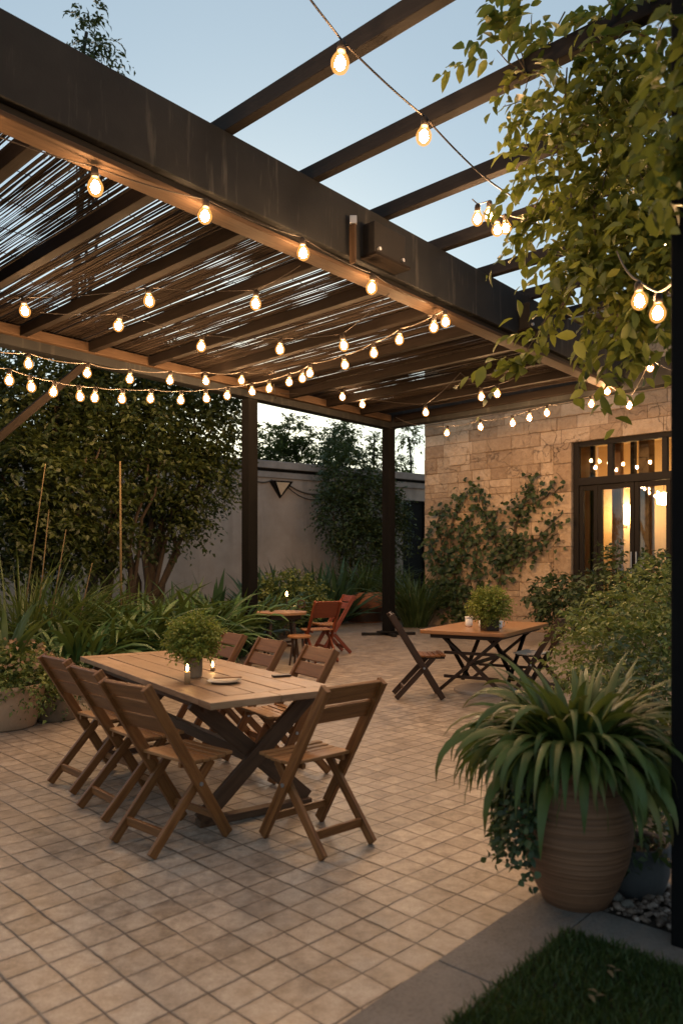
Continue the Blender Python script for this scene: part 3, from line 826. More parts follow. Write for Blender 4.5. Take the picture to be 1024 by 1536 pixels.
# three door leaves
edges = [T0 + .115, t_at(893), t_at(948), t_at(1003), T1 - .115]
for i in range(4):
    e0, e1 = edges[i] + .006, edges[i + 1] - .006
    d = MB(); sw = .085
    fbar(d, e0, e0 + sw, .03, 3.165, -.19, -.10); fbar(d, e1 - sw, e1, .03, 3.165, -.19, -.10)
    fbar(d, e0 + sw, e1 - sw, .03, .30, -.185, -.105); fbar(d, e0 + sw, e1 - sw, 3.06, 3.165, -.185, -.105)
    do = d.build('door', M_FRAME, house, bevel=.004)
    m = MB(); wbox(m, e0 + sw + .002, e1 - sw - .002, .302, 3.058, -.150, -.142); m.build('pane', M_PANE, do)
    if i in (1, 2):
        m = MB(); s = e1 - .045 if i == 1 else e0 + .045
        m.tube([HW(s, 1.25, -.06), HW(s, 1.75, -.06)], .018, 8)
        for zz in (1.3, 1.7): m.tube([HW(s, zz, -.06), HW(s, zz, -.105)], .012, 6)
        m.build('handle', M_GALV, do)
# room behind the glass
RD = 3.4
m = MB()
wbox(m, T0 - .9, T1 + 1.2, .0, .02, -RD, -.41); rf = m.build('room_floor', M_ROOMFLOOR, house)
m = MB()
wbox(m, T0 - .9, T1 + 1.2, .021, 4.5, -RD - .15, -RD)
wbox(m, T0 - 1.05, T0 - .903, .0, 4.5, -RD, -.41); wbox(m, T1 + 1.203, T1 + 1.35, .0, 4.5, -RD, -.41)
wbox(m, T0 - 1.05, T1 + 1.35, 4.503, 4.62, -RD - .15, -.405)
m.build('room_wall', M_CREAMWALL, house)
# partition with wooden and stone columns inside
def room_pt(px, depth):
    r = (px - HX) / F; b = H0 - HN * depth
    return (r * b.y - b.x) / (HE.x - r * HE.y)
m = MB(); t = room_pt(917, 1.3); wbox(m, t, room_pt(930, 1.3), .021, 4.49, -1.5, -1.3); m.build('column', W_ORANGE, house, bevel=.01)
m = MB(); wbox(m, room_pt(957, 1.1), room_pt(973, 1.1), .021, 4.49, -1.45, -1.1); m.build('column', M_STONE, house, bevel=.02)
m = MB(); wbox(m, room_pt(945, 1.6), room_pt(951, 1.6), .021, 4.49, -1.75, -1.6); wbox(m, room_pt(885, 1.0), room_pt(890, 1.0), .021, 4.49, -1.1, -1.0)
m.build('room_divider', M_FRAME, house)
m = MB(); wbox(m, room_pt(865, 1.0), room_pt(884, 1.0), .021, 4.49, -1.12, -1.0); m.build('room_panel', M_CREAMWALL, house)
# lit lamp inside
tl = room_pt(936, 3.25); lp = HW(tl, 2.72, -3.2)
lamp = thing('room_lamp', 'glowing amber wall lamp inside the glazed room', 'lamp', lp)
m = MB(); m.lathe([(.0, -.22), (.13, -.22), (.16, .24), (.0, .24)], lp, 20); m.build('lamp_shade', M_LAMP, lamp, smooth=True)
m = MB(); m.tube([lp + Vector((0, 0, -.3)), lp + Vector((0, 0, -.22))], .03, 10); m.bar(lp + Z * -.28, lp + Z * -.28 - HN * .19, .04, .06); m.build('bracket', M_LAMPSHADE, lamp)
tl2 = room_pt(1010, 3.25); lp2 = HW(tl2, 3.0, -2.6)
lamp2 = thing('room_lamp', 'amber pendant lamp deep in the room behind the dark post', 'lamp', lp2)
m = MB(); m.lathe([(.0, -.14), (.15, -.10), (.17, .1), (.0, .16)], lp2, 20); m.build('lamp_shade', M_LAMP, lamp2, smooth=True)
m = MB(); m.tube([lp2 + Z * .16, Vector((lp2.x, lp2.y, 4.5))], .008, 6); m.build('lamp_cord', M_WIRE, lamp2)
m = MB(); wbox(m, T0 - .15, T1 + .15, .0, .028, -.40, .10); m.build('threshold', M_COPING, house, bevel=.005)

# ================================================================== GARDEN WALL
W0 = Vector((-2.42, 21.35, 0)); WE = Vector((5.16, 3.4, 0)).normalized(); WN = Vector((WE.y, -WE.x, 0))
def GW(s, z, o=0.0): return W0 + WE * s + Z * z + WN * o
def gwbox(m, s0, s1, z0, z1, o0, o1):
    pts = [GW((s1 if k & 1 else s0), (z1 if k & 4 else z0), (o1 if k & 2 else o0)) for k in range(8)]
    m.quadbox(pts, (abs(s1 - s0), abs(o1 - o0), abs(z1 - z0)))
def s_at(px, o=0.0):
    r = (px - HX) / F; b = GW(0, 0, o)
    return (r * b.y - b.x) / (WE.x - r * WE.y)
gw = thing('garden_wall', 'tall grey plastered garden wall with stone coping', 'wall', GW(0, 0))
DS0, DS1 = s_at(604), s_at(640)
m = MB(); gwbox(m, -11, DS0, 0, 4.02, -.3, 0); gwbox(m, DS1, 9, 0, 4.02, -.3, 0); gwbox(m, DS0, DS1, 3.62, 4.02, -.3, 0)
m.build('wall_face', M_PLASTER, gw)
m = MB(); gwbox(m, -11, 9, 4.023, 4.20, -.3, .05); m.build('band', M_COPING, gw, bevel=.01)
m = MB(); gwbox(m, -11, 9, 4.203, 4.28, -.28, -.02); m.build('shadow_gap', M_BLACK, gw)  # black strip: shade under the coping is put into its colour
m = MB(); gwbox(m, -11, 9, 4.283, 4.50, -.42, .13); m.build('coping', M_COPING, gw, bevel=.015)
gd = thing('garden_gate', 'tall black gate in the garden wall beside the stone house', 'gate', GW((DS0 + DS1) / 2, 0))
m = MB(); gwbox(m, DS0 + .05, DS1 - .05, .03, 3.57, -.2, -.14); m.build('gate_panel', M_BLACK, gd)
m = MB(); gwbox(m, DS0 + .002, DS0 + .05, .0, 3.618, -.25, -.09); gwbox(m, DS1 - .05, DS1 - .002, .0, 3.618, -.25, -.09); gwbox(m, DS0 + .052, DS1 - .052, 3.572, 3.618, -.25, -.09)
m.build('gate_frame', M_FRAME, gd)
m = MB(); m.tube([GW(DS0 + .16, 1.0, -.11), GW(DS0 + .16, 1.3, -.11)], .018, 8); m.build('handle', M_GALV, gd)
# wedge wall lamp with its slack cables
sl = s_at(416); zl = HC + (HY - 733) / F * GW(sl, 0).y
wl = thing('wall_lamp', 'wedge shaped unlit lamp fixed high on the grey wall', 'lamp', GW(sl, zl - .3))
m = MB()
i = [GW(sl - .28, zl + .20, .01), GW(sl + .34, zl + .20, .01), GW(sl + .06, zl - .28, .01), GW(sl - .28, zl + .20, .30), GW(sl + .34, zl + .20, .34), GW(sl + .06, zl - .28, .06)]
m.v = [tuple(p) for p in i]; m.f = [[0, 2, 1], [0, 1, 4, 3], [1, 2, 5, 4], [0, 3, 5, 2], [3, 4, 5]]; m.uv = [(0, 0)] * 18
m.build('lamp_housing', M_FRAME, wl)
m = MB()
i = [GW(sl - .22, zl + .15, .335), GW(sl + .20, zl + .15, .355), GW(sl + .03, zl - .20, .155)]
ctr = sum(i, Vector()) / 3
i = [p + WN * .02 for p in i] + [p for p in i]
m.v = [tuple(p) for p in i]; m.f = [[0, 1, 2], [3, 5, 4], [0, 3, 4, 1], [1, 4, 5, 2], [2, 5, 3, 0]]; m.uv = [(0, 0)] * 18
m.build('diffuser', M_DIFF, wl)
def cable(name, pts, r, lab, grp=None):
    m = MB(); m.tube(pts, r, 6); o = m.build(name, M_WIRE, None, smooth=True); tag(o, lab, 'cable', grp); return o
def sagline(p0, p1, sag, n=14):
    return [p0.lerp(p1, k / n) - Z * (sag * 4 * (k / n) * (1 - k / n)) for k in range(n + 1)]
cable('wall_cable', sagline(GW(s_at(375), zl + .26, .03), GW(sl - .2, zl + .24, .04), .10), .022, 'slack dark cable on the grey wall left of the wedge lamp')
cable('wall_cable', sagline(GW(sl + .3, zl + .16, .04), GW(s_at(490), zl - .02, .03), .16), .022, 'upper slack dark cable on the wall right of the wedge lamp')
cable('wall_cable', sagline(GW(sl + .3, zl + .08, .04), GW(s_at(490), zl - .14, .03), .22), .016, 'lower thin slack cable on the wall right of the wedge lamp')

# ================================================================== STRING LIGHTS
BP = None
def bulb_proto():
    m = MB()
    prof = [(.001, -.205), (.022, -.200), (.045, -.183), (.058, -.155), (.060, -.130), (.050, -.100), (.034, -.075), (.026, -.055)]
    m.lathe(prof, (0, 0, 0), 16)
    me_b = m
    return m
_b = bulb_proto()
bulb_mesh = link_mesh('bulb', _b.v, _b.f, M_GLOBE, None, True, rebase=False)
_m = MB(); _m.lathe([(.001, -.180), (.017, -.175), (.031, -.158), (.035, -.140), (.030, -.116), (.015, -.092), (.001, -.082)], (0, 0, 0), 8)
fil_mesh = link_mesh('filament', _m.v, _m.f, M_FIL, None, True, rebase=False)
_m = MB(); _m.lathe([(.001, .012), (.016, .010), (.026, .0), (.030, -.02), (.029, -.058), (.022, -.062), (.001, -.062)], (0, 0, 0), 12)
soc_mesh = link_mesh('socket', _m.v, _m.f, M_SOCKET, None, True, rebase=False)
fil_mesh.parent = bulb_mesh; soc_mesh.parent = bulb_mesh
first_bulb = [True]
def make_bulb(parent, top, scale, rng_):
    if first_bulb[0]:
        b = bulb_mesh; first_bulb[0] = False
    else:
        b = copy_tree(bulb_mesh)
    b.parent = parent
    b.location = Vector(top) - world_loc(parent)
    b.scale = (scale,) * 3
    b.rotation_euler = (rng_.uniform(-.12, .12), rng_.uniform(-.12, .12), rng_.uniform(0, 6))
    return b
srng = random.Random(5)
def string_light(label, items, ends=(), sag=.05, r=.008, scale=1.0, wire=None):
    scale = scale * .96
    """items: (px, py, D) of glowing bulb centres, in order; ends: extra cable points ('pre' list, 'post' list)"""
    tops = [P(px, py, D) + Z * (.14 * scale) for px, py, D in items]
    root = thing('string_light', label, 'string lights', tops[0], 'strings of warm bulbs under the pergola')
    pre, pst = (ends + ((), ()))[:2] if isinstance(ends, tuple) else (ends, ())
    pts = [Vector(p) for p in pre] + tops + [Vector(p) for p in pst]
    path = []
    for i in range(len(pts) - 1):
        L = (pts[i + 1] - pts[i]).length
        seg = sagline(pts[i], pts[i + 1], sag * L * .5, 6)
        path += seg[:-1]
    path.append(pts[-1])
    m = MB(); m.tube([p + Z * .012 for p in path], r, 6); m.build('cable', wire or M_WIRE, root, smooth=True)
    for t in tops: make_bulb(root, t, scale, srng)
    return root
def backD(px, k):
    r = (px - HX) / F
    p1 = AB(6.42, 5.0)
    s = (r * p1.y - p1.x) / (UA.x - r * UA.y)
    return (p1 + UA * s).y * k
def endD(px, k):
    r = (px - HX) / F
    p2 = AB(10.26, 5.0)
    s = (r * p2.y - p2.x) / (-UB.x + r * UB.y)
    return (p2 - UB * s).y * k
string_light('strand of large bulbs crossing the open sky beneath the bare rafters', [(-330, -1000, 2.0), (10, -560, 2.75), (260, -240, 3.6), (513, 96, 4.80), (637, 205, 5.65)],  # first three bulbs are out of view, added to warm the front floor
             ([P(-700, -1450, 1.5), ], [P(720, 262, 6.3), P(775, 300, 6.9)]), .03, .007, 1.05, M_SOCKET)
string_light('cluster of amber bulbs at the vine tip against the sky', [(716, 328, 6.9), (734, 322, 7.1), (745, 346, 7.0), (757, 342, 7.3)],
             ([P(708, 300, 6.9)], [P(790, 330, 7.2), P(830, 260, 7.0)]), .05, .006, .95)
string_light('strand of bulbs along the underside of the main charcoal beam', [(-800, 20, 3.4), (-330, 150, 4.1), (-60, 215, 4.7), (142, 280, 5.42), (310, 326, 5.98), (453, 380, 6.72), (559, 432, 7.48)],  # leftmost three bulbs are unseen, put in to light the near paving
             ([P(-1100, -60, 3.0)], [P(640, 455, 8.2)]), .05, .005, 1.0, M_SOCKET)
string_light('strand of three bulbs beneath the reed mat from the left edge', [(35, 467, 7.85), (222, 452, 7.6), (384, 456, 7.66)],
             ([P(-80, 440, 8.0)], [P(450, 400, 7.28)]), .04, .004, 1.0, M_SOCKET)
string_light('inner strand of four bulbs under the reed mat centre', [(180, 490, 8.24), (303, 520, 9.0), (420, 525, 9.13), (513, 519, 8.9)],
             ([P(60, 470, 8.3)], [P(585, 440, 8.0)]), .04, .004, 1.0, M_SOCKET)
string_light('upper garland hanging along the left rear beam', [(x, y, backD(x, .93)) for x, y in ((42, 547), (132, 561), (195, 569), (256, 571), (307, 572), (363, 571), (408, 569))],
             ([P(-60, 515, 8.6)], [AB(6.9, 4.85, 4.40)]), .10, .007)
string_light('long lower garland that rises from the trees to the main beam',
             [(x, y, backD(x, .885)) for x, y in ((14, 571), (45, 581), (82, 589), (118, 595), (143, 597), (184, 599), (227, 599), (272, 601), (308, 598), (342, 594), (377, 588))]
             + [(404, 583, 11.2), (434, 574, 10.96), (454, 568, 10.6), (465, 560, 10.3), (515, 548, 9.97), (560, 530, 9.45), (600, 510, 8.95), (651, 491, 8.45), (667, 483, 8.25)],
             ([P(-60, 540, 8.4)], [AB(5.0, .2, 4.35)]), .08, .007, .96)
string_light('short strand beside the far left post under the rear beam', [(513, 596, 13.2), (543, 607, 13.6), (638, 619, 12.8)],
             ([AB(6.9, 4.85, 4.5)], [P(690, 560, 11.4)]), .05, .005, 1.0, M_SOCKET)
string_light('garland draped across the top of the stone wall',
             [(x, y, endD(x, .962)) for x, y in ((671, 650), (720, 641), (768, 635), (794, 627), (819, 620), (887, 606), (910, 588), (945, 609))] + [(975, 552, 11.2)],
             ([AB(10.0, 4.6, 4.5)], [P(1040, 560, 10.2)]), .12, .007)
string_light('pair of bulbs hanging from the reed roof before the stone wall', [(721, 596, 11.9), (745, 591, 11.6)],
             ([P(690, 560, 12.0)], [P(800, 555, 11.0)]), .05, .005, 1.0, M_SOCKET)
string_light('near bulbs glowing in front of the vine by the dark post', [(957, 452, 3.9), (987, 470, 3.8)],
             ([P(925, 380, 4.6)], [P(1015, 420, 3.5)]), .08, .006, .72)
string_light('single bulb glowing high beside the foreground post', [(995, 374, 5.6)], ([P(960, 330, 5.4)], [P(1040, 330, 5.4)]), .05, .006, .75)

# ================================================================== FURNITURE
def chair_proto(boards, name, label, mats, group):
    """folding wooden chair facing +y, origin on the floor"""
    wood, seatw = mats
    t = thing(name, label, 'chair', (0, 0, 0), group)
    X = .195
    for s in (-1, 1):
        m = MB(); m.bar((s * X, .225, .012), (s * (X - .004), -.292, .86), .029, .058, (0, 1, 0)); m.build('leg', wood, t, bevel=.004)
    for s in (-1, 1):
        m = MB(); m.bar((s * (X - .028), -.245, .012), (s * (X - .028), .135, .425), .024, .052, (0, 1, 0)); m.build('leg', wood, t, bevel=.004)
    m = MB()
    n = 6; y0, y1 = -.055, .255; w = (y1 - y0) / n
    for k in range(n):
        yc = y0 + w * (k + .5); zc = .447 - .010 * math.sin(PI * k / (n - 1)) 
        m.box((0, yc, zc), (.36 if yc < .0 else .41, w - .007, .018))
    m.build('seat', seatw, t, bevel=.004)
    m = MB()
    for s in (-1, 1): m.box((s * .135, .10, .4225), (.022, .30, .028))
    m.build('seat_rail', wood, t, bevel=.003)
    # boards of the back lie in the plane of the raked legs
    d = Vector((0, -.517, .848)).normalized(); nr = Vector((0, d.z, -d.y))
    rot = Matrix((Vector((1, 0, 0)), nr, d)).transposed()
    def on(l): return Vector((0, .225, .012)) + d * l
    m = MB()
    for (l0, l1) in boards:
        m.box(on((l0 + l1) / 2) + nr * .004, (2 * X - .031, .022, l1 - l0), rot)
    m.build('backrest', wood, t, bevel=.004)
    for s in (-1, 1):
        m = MB(); m.tube([(s * (X + .012), .034, .322), (s * (X + .0195), .034, .322)], .011, 8); m.build('bolt', M_GALV, t)
    m = MB(); m.box((0, -.163, .102), (2 * (X - .028) - .026, .022, .045)); m.build('stretcher', wood, t, bevel=.003)
    m = MB(); m.box((0, .160, .122), (2 * X - .031, .020, .038)); m.build('stretcher', wood, t, bevel=.003)
    return t
B3 = [(.905, .992), (.805, .892), (.695, .792)]
B2 = [(.885, .992), (.765, .865)]
used = {}
def place_chair(proto, p, facing, label, group=None, scale=1.0, lean=0.0):
    if proto.name not in used:
        o = proto; used[proto.name] = 1
    else:
        o = copy_tree(proto)
    o.location = (p[0], p[1], 0)
    o.rotation_euler = (0, 0, math.atan2(facing[1], facing[0]) - PI / 2)
    o.scale = (scale,) * 3
    o['label'] = label
    if group: o['group'] = group
    return o
GRP = 'folding chairs round the long table'
C3 = chair_proto(B3, 'folding_chair', 'x', (W_CHAIR, W_SEAT), GRP)
C2 = chair_proto(B2, 'folding_chair', 'x', (W_CHAIR, W_SEAT), GRP)
CD = chair_proto(B2, 'folding_chair', 'x', (W_DARK, W_CHAIR), 'folding chairs at the right hand table')

# --- long table
TL = Vector((-.565, .825, 0)).normalized(); TS = Vector((TL.y, -TL.x, 0))
TF = Vector((-.68, 3.87, 0)); LEN, WID = 2.45, .85
def TT(l, s, z=0.0): return TF + TL * l + TS * s + Z * z
trot = Matrix((TL, -TS, Z)).transposed()
table = thing('dining_table', 'long weathered plank dining table on crossed legs, set with herb pot', 'table', TT(LEN / 2, WID / 2))
m = MB()
nP = 5; pw = WID / nP
for k in range(nP):
    m.box(TT(.155 + (LEN - .31) / 2, pw * (k + .5), .722 + (.0015 if k % 2 else 0)), (LEN - .31 - .009, pw - .010, .036), trot)
for l in (.076, LEN - .076):
    for k in range(2):
        m.box(TT(l, WID * (.25 + .5 * k), .722), (.150, WID * .5 - .004, .039), trot)
m.build('tabletop', W_TABLE, table, bevel=.004)
m = MB()
for s in (.10, WID - .10): m.box(TT(LEN / 2, s, .673), (LEN - .5, .028, .058), trot)
m.build('apron', W_LEG, table, bevel=.004)
for l in (.30, LEN - .30):
    for a_, b_ in ((.04, WID - .07), (WID - .04, .07)):
        m = MB(); m.bar(TT(l + (.018 if a_ < .2 else -.018), b_ , .018 + .02), TT(l + (.018 if a_ < .2 else -.018), a_, .698), .034, .095, TL.cross(Vector((0, 0, 1))))
        m.build('leg', W_LEG, table, bevel=.004)
    m = MB(); m.box(TT(l, WID / 2, .022), (.07, WID * .86, .042), trot); m.build('foot_rail', W_LEG, table, bevel=.004)
m = MB(); m.box(TT(LEN / 2, WID / 2, .33), (LEN - .66, .05, .07), trot); m.build('stretcher', W_LEG, table, bevel=.004)
# chairs
for l, lab in ((.22, 'three board folding chair nearest the camera on the left side of the long table'),
               (.86, 'middle folding chair of the three along the left side of the long table'),
               (1.50, 'folding chair beside the cream planter, left side of the long table')):
    jit = srng.uniform(-.10, .10)
    p = TT(l, -.13 + srng.uniform(-.02, .02)); f = Matrix.Rotation(jit, 3, 'Z') @ (TS * .97 + TL * .22)
    place_chair(C3, p, f, lab)
for l, lab in ((1.02, 'two board folding chair nearest on the right side of the long table'),
               (1.74, 'middle folding chair of the three along the right side of the long table'),
               (2.42, 'farthest folding chair on the right side, behind the herb pot')):
    p = TT(l - .05, WID + .17); f = Matrix.Rotation(srng.uniform(-.06, .06) + .02, 3, 'Z') @ (-TS)
    place_chair(C2, p, f, lab)
place_chair(C2, TT(-.24, WID * .60), Vector((-.66, .75, 0)), 'two board folding chair at the near head of the long table')

# --- things on the long table
def herb(rng, c, r, n, ll, lw, mat, parent, name='foliage', rich=False):
    p, d = ellipsoid_pts(rng, c, r, n, .25)
    v, f = sprays(rng, p, d + np.array([0, 0, .5]) + rng.normal(0, .3, (n, 3)), r[0] * .45 * rng.uniform(.6, 1.2, n), 6, ll, lw, .2, rich=rich)
    return link_mesh(name, v, f, mat, parent)
tp = G(290, 1016, .742)
hp = thing('herb_pot', 'leafy green herb bush in square stone pot on the long table', 'potted plant', tp)
m = MB(); rot = Matrix.Rotation(R(20), 3, 'Z'); 
m.lathe([(.001, .0), (.052, .0), (.056, .01), (.058, .125), (.053, .13), (.047, .128), (.045, .11), (.001, .105)], tp, 20, .01); m.build('pot', M_GREYSTONE, hp, smooth=False, bevel=.003)
herb(np.random.default_rng(2), tuple(tp + Z * .25), (.155, .155, .13), 900, .024, .015, L_HERB, hp)
m = MB(); rg = np.random.default_rng(4)
for k in range(16):
    a_ = rg.uniform(0, 6.28); m.tube([tp + Z * .11, tp + Vector((math.cos(a_) * .05, math.sin(a_) * .05, .2)), tp + Vector((math.cos(a_) * .12, math.sin(a_) * .12, .3))], .0022, 4)
m.build('stem', M_TWIG, hp)
def candle(px, py, z, lab, s=1.0, grp='candles on the long table', h=0.0):
    c = G(px, py, z)
    t = thing('candle', lab, 'candle', c, grp)
    m = MB(); m.lathe([(.001, 0), (.018 * s, 0), (.019 * s, .022 * s + h), (.016 * s, .024 * s + h), (.001, .022 * s + h)], c, 16); m.build('wax', M_WAX, t, smooth=True)
    c0 = c; c = c + Z * h
    m = MB(); m.lathe([(.001, .026 * s), (.007 * s, .034 * s), (.0085 * s, .043 * s), (.004 * s, .058 * s), (.001, .07 * s)], c, 10); m.build('flame', M_FLAME, t, smooth=True)
    m = MB(); m.tube([c + Z * .022 * s, c + Z * .03 * s], .0015 * s, 5); m.build('wick', M_BLACK, t)
    return t
candle(281, 1026, .742, 'small candle burning in front of the herb pot', 1.0, h=.05)
candle(319, 1006, .742, 'small candle burning to the right of the herb pot', .9)
c = G(336, 1024, .742)
pl = thing('plate', 'oval stone plate lying near the herb pot', 'plate', c)
m = MB(); m.lathe([(.001, .0), (.07, .0), (.10, .012), (.105, .016), (.098, .015), (.068, .006), (.001, .005)], c, 28); o = m.build('dish', M_PLATE, pl, smooth=True)
c2 = c + TS * .035 + TL * .02
m = MB(); m.box(c2 + Z * .026, (.17, .035, .008), Matrix.Rotation(R(15), 3, 'Z')); o = m.build('wooden_server', W_SEAT, None, bevel=.003); tag(o, 'flat wooden server resting across the stone plate', 'utensil')
c = G(422, 1015, .742)
m = MB(); m.box(c + Z * .0065, (.12, .05, .012), Matrix.Rotation(R(22), 3, 'Z')); o = m.build('menu_folder', W_DARK, None, bevel=.003); tag(o, 'small dark folder lying near the right edge of the long table', 'folder')

# --- right hand table
QL = Vector((.5, .866, 0)); QS = Vector((.866, -.5, 0)); QF = Vector((.86, 8.37, 0)); QLEN, QW = 1.8, 1.0
def QT(l, s, z=0.0): return QF + QL * l + QS * s + Z * z
qrot = Matrix((QL, -QS, Z)).transposed()
t2 = thing('dining_table', 'varnished orange dining table with lattice legs near the stone wall', 'table', QT(QLEN / 2, QW / 2))
m = MB()
corner = []
def rr_pts(l0, l1, s0, s1, r, n=5):
    out = []
    for cl, cs, a0 in ((l1 - r, s1 - r, 0), (l0 + r, s1 - r, 90), (l0 + r, s0 + r, 180), (l1 - r, s0 + r, 270)):
        for k in range(n + 1):
            an = R(a0 + 90 * k / n); q = QT(cl + r * math.cos(an), cs + r * math.sin(an)); out.append((q.x, q.y))
    return out
m.poly_prism(rr_pts(0, QLEN, 0, QW, .06), .70, .742); m.build('tabletop', W_ORANGE, t2, bevel=.006)
m = MB(); m.box(QT(QLEN / 2, QW / 2, .675), (QLEN - .2, QW - .2, .048), qrot); m.build('apron', W_DARK, t2, bevel=.004)
for l in (.32, QLEN - .32):
    for a_, b_ in ((.16, QW - .12), (QW - .16, .12)):
        m = MB(); m.bar(QT(l + (.014 if a_ < .3 else -.014), b_, .03), QT(l + (.014 if a_ < .3 else -.014), a_, .65), .034, .058, QL); m.build('leg', W_DARK, t2, bevel=.003)
for s in (.22, QW - .22):
    m = MB(); m.bar(QT(.30, s, .64), QT(QLEN * .5 + .1, s, .10), .026, .044, QS); m.bar(QT(QLEN - .30, s, .64), QT(QLEN * .5 - .1, s, .10), .026, .044, QS); m.build('brace', W_RAFTER, t2, bevel=.003)
for l, z_ in ((.32, .20), (QLEN - .32, .20), (.32, .47)):
    m = MB(); m.box(QT(l, QW / 2, z_), (.024, QW - .36, .034), qrot); m.build('stretcher', W_DARK, t2, bevel=.003)
m = MB(); m.box(QT(QLEN / 2, QW / 2, .345), (QLEN - .64, .03, .04), qrot); m.build('stretcher', W_DARK, t2, bevel=.003)
m = MB(); c = QT(.66, .55); m.lathe([(.001, .0), (.36, .0), (.36, .03), (.34, .042), (.001, .042)], c, 40); m.build('base_plate', M_COPING, t2)
G2 = 'folding chairs at the right hand table'
CP = chair_proto(B2, 'folding_chair', 'x', (W_DARK, M_SEATPALE), G2)
place_chair(CD, QT(-.06, .03), QS * .85 + QL * .5, 'dark folding chair at the left corner of the orange table', G2, 1.08)
place_chair(CP, QT(1.0, QW + .10), -QS + QL * .1, 'dark folding chair with pale seat at the right side of the orange table', G2)
for px, py, lab, s in ((703, 940, 'white lidded cup standing alone at the left of the yellow bush', 1.0), (722, 941, 'white cup half hidden behind the dark square pot', .85), (748, 943, 'white mug touching the right side of the dark pot', .9)):
    c = G(px, py, .742)
    t = thing('cup', lab, 'cup', c, 'white cups on the orange table')
    m = MB(); k = .045 * s; m.lathe([(.001, 0), (k * .8, 0), (k * .95, .02), (k, .10 * s), (k * .9, .10 * s), (k * .85, .03), (.001, .02)], c, 20); m.build('body', M_WHITE, t, smooth=True)
    if s == 1.0:
        m = MB(); m.lathe([(.001, .118), (k * .98, .118), (k * 1.12, .112), (k * 1.12, .103), (.001, .1025)], c, 20); m.build('lid', M_WHITE, t)
    if s == .9:
        m = MB(); m.tube([c + Vector((k * math.cos(q) * .55 + k * 1.0, 0, .052 + .030 * math.sin(q))) for q in np.linspace(-1.9, 1.9, 9)], .005, 6); m.build('handle', M_WHITE, t, smooth=True)
c = G(734, 946, .742)
yp = thing('potted_bush', 'rounded yellow green bush in dark square pot on the orange table', 'potted plant', c)
m = MB(); m.box(c + Z * .065, (.155, .155, .128), Matrix.Rotation(R(18), 3, 'Z')); m.build('pot', W_DARK, yp, bevel=.006)
herb(np.random.default_rng(8), tuple(c + Z * .275), (.20, .20, .165), 900, .030, .018, L_HERB, yp)
m = MB(); rg = np.random.default_rng(9)
for k in range(12):
    a_ = rg.uniform(0, 6.28); m.tube([c + Z * .12, c + Vector((math.cos(a_) * .05, math.sin(a_) * .05, .2)), c + Vector((math.cos(a_) * .13, math.sin(a_) * .13, .32))], .003, 4)
m.build('stem', M_TWIG, yp)

# --- back round table with red chairs
c = Vector((-.95, 11.75, 0))
t3 = thing('round_table', 'small brown eight sided table beside the rear post', 'table', c)
m = MB(); m.poly_prism([(c.x + .43 * math.cos(R(22.5 + 45 * k)), c.y + .43 * math.sin(R(22.5 + 45 * k))) for k in range(8)], .70, .742); m.build('tabletop', W_TABLE, t3, bevel=.005)
m = MB(); m.poly_prism([(c.x + .34 * math.cos(R(22.5 + 45 * k)), c.y + .34 * math.sin(R(22.5 + 45 * k))) for k in range(8)], .63, .697); m.build('apron', W_DARK, t3)
for k in range(4):
    an = R(45 + 90 * k + 12); d = Vector((math.cos(an), math.sin(an), 0))
    m = MB(); m.bar(c + d * .34, c + d * .24 + Z * .64, .04, .04, (0, 1, 0.1)); m.build('leg', W_DARK, t3, bevel=.004)
m = MB(); m.box(c + Z * .25, (.5, .03, .035), Matrix.Rotation(R(57), 3, 'Z')); m.box(c + Z * .215, (.03, .5, .035), Matrix.Rotation(R(57), 3, 'Z')); m.build('stretcher', W_DARK, t3)
ca = candle(430, 907, .742, 'tall dark candle burning on the small rear table', 1.0, 'candle on the rear table')
for ch in list(ca.children): bpy.data.objects.remove(ch)
cc = ca.location.copy()
m = MB(); m.lathe([(.001, 0), (.03, 0), (.03, .008), (.014, .014), (.012, .15), (.001, .152)], cc, 14); m.build('wax', M_BLACK, ca, smooth=True)
m = MB(); m.lathe([(.001, .156), (.018, .175), (.022, .195), (.010, .225), (.001, .25)], cc, 12); m.build('flame', M_FLAME, ca, smooth=True)
m = MB(); cbx = G(452, 912, .742); m.tube([cbx + Vector((.06 * math.cos(q), 0, .07 + .06 * math.sin(q))) for q in np.linspace(0, 2 * PI, 20)], .012, 8); m.box(cbx + Z * .006, (.11, .06, .012)); o = m.build('napkin_ring', W_DARK); tag(o, 'dark round napkin holder on the small rear table', 'napkin holder')
RB = [(.72, .99)]
CR = chair_proto(RB, 'folding_chair', 'x', (W_RED, W_ORANGE), 'red folding chairs at the rear table')
CRB = chair_proto(B2, 'folding_chair', 'x', (W_RED, W_ORANGE), 'red folding chairs at the rear table')
place_chair(CR, (-.33, 11.45), Vector((-.42, .9, 0)), 'folding chair with solid red back panel at the small rear table', 'red folding chairs at the rear table', 1.08)
place_chair(CRB, (-.17, 12.5), Vector((-.93, -.36, 0)), 'red brown folding chair seen side on behind the red panel chair', 'red folding chairs at the rear table', 1.12)
# round stool under the table edge
c = Vector((-.62, 11.02, 0))
st = thing('stool', 'low round orange wooden stool before the rear table', 'stool', c)
m = MB(); m.lathe([(.001, .44), (.16, .44), (.175, .43), (.175, .41), (.16, .40), (.001, .40)], c, 28); m.build('seat', W_ORANGE, st)
for k in range(4):
    d = Vector((math.cos(R(30 + 90 * k)), math.sin(R(30 + 90 * k)), 0)); m = MB(); m.tube([c + d * .16, c + d * .10 + Z * .40], [.014, .018], 8); m.build('leg', W_DARK, st)

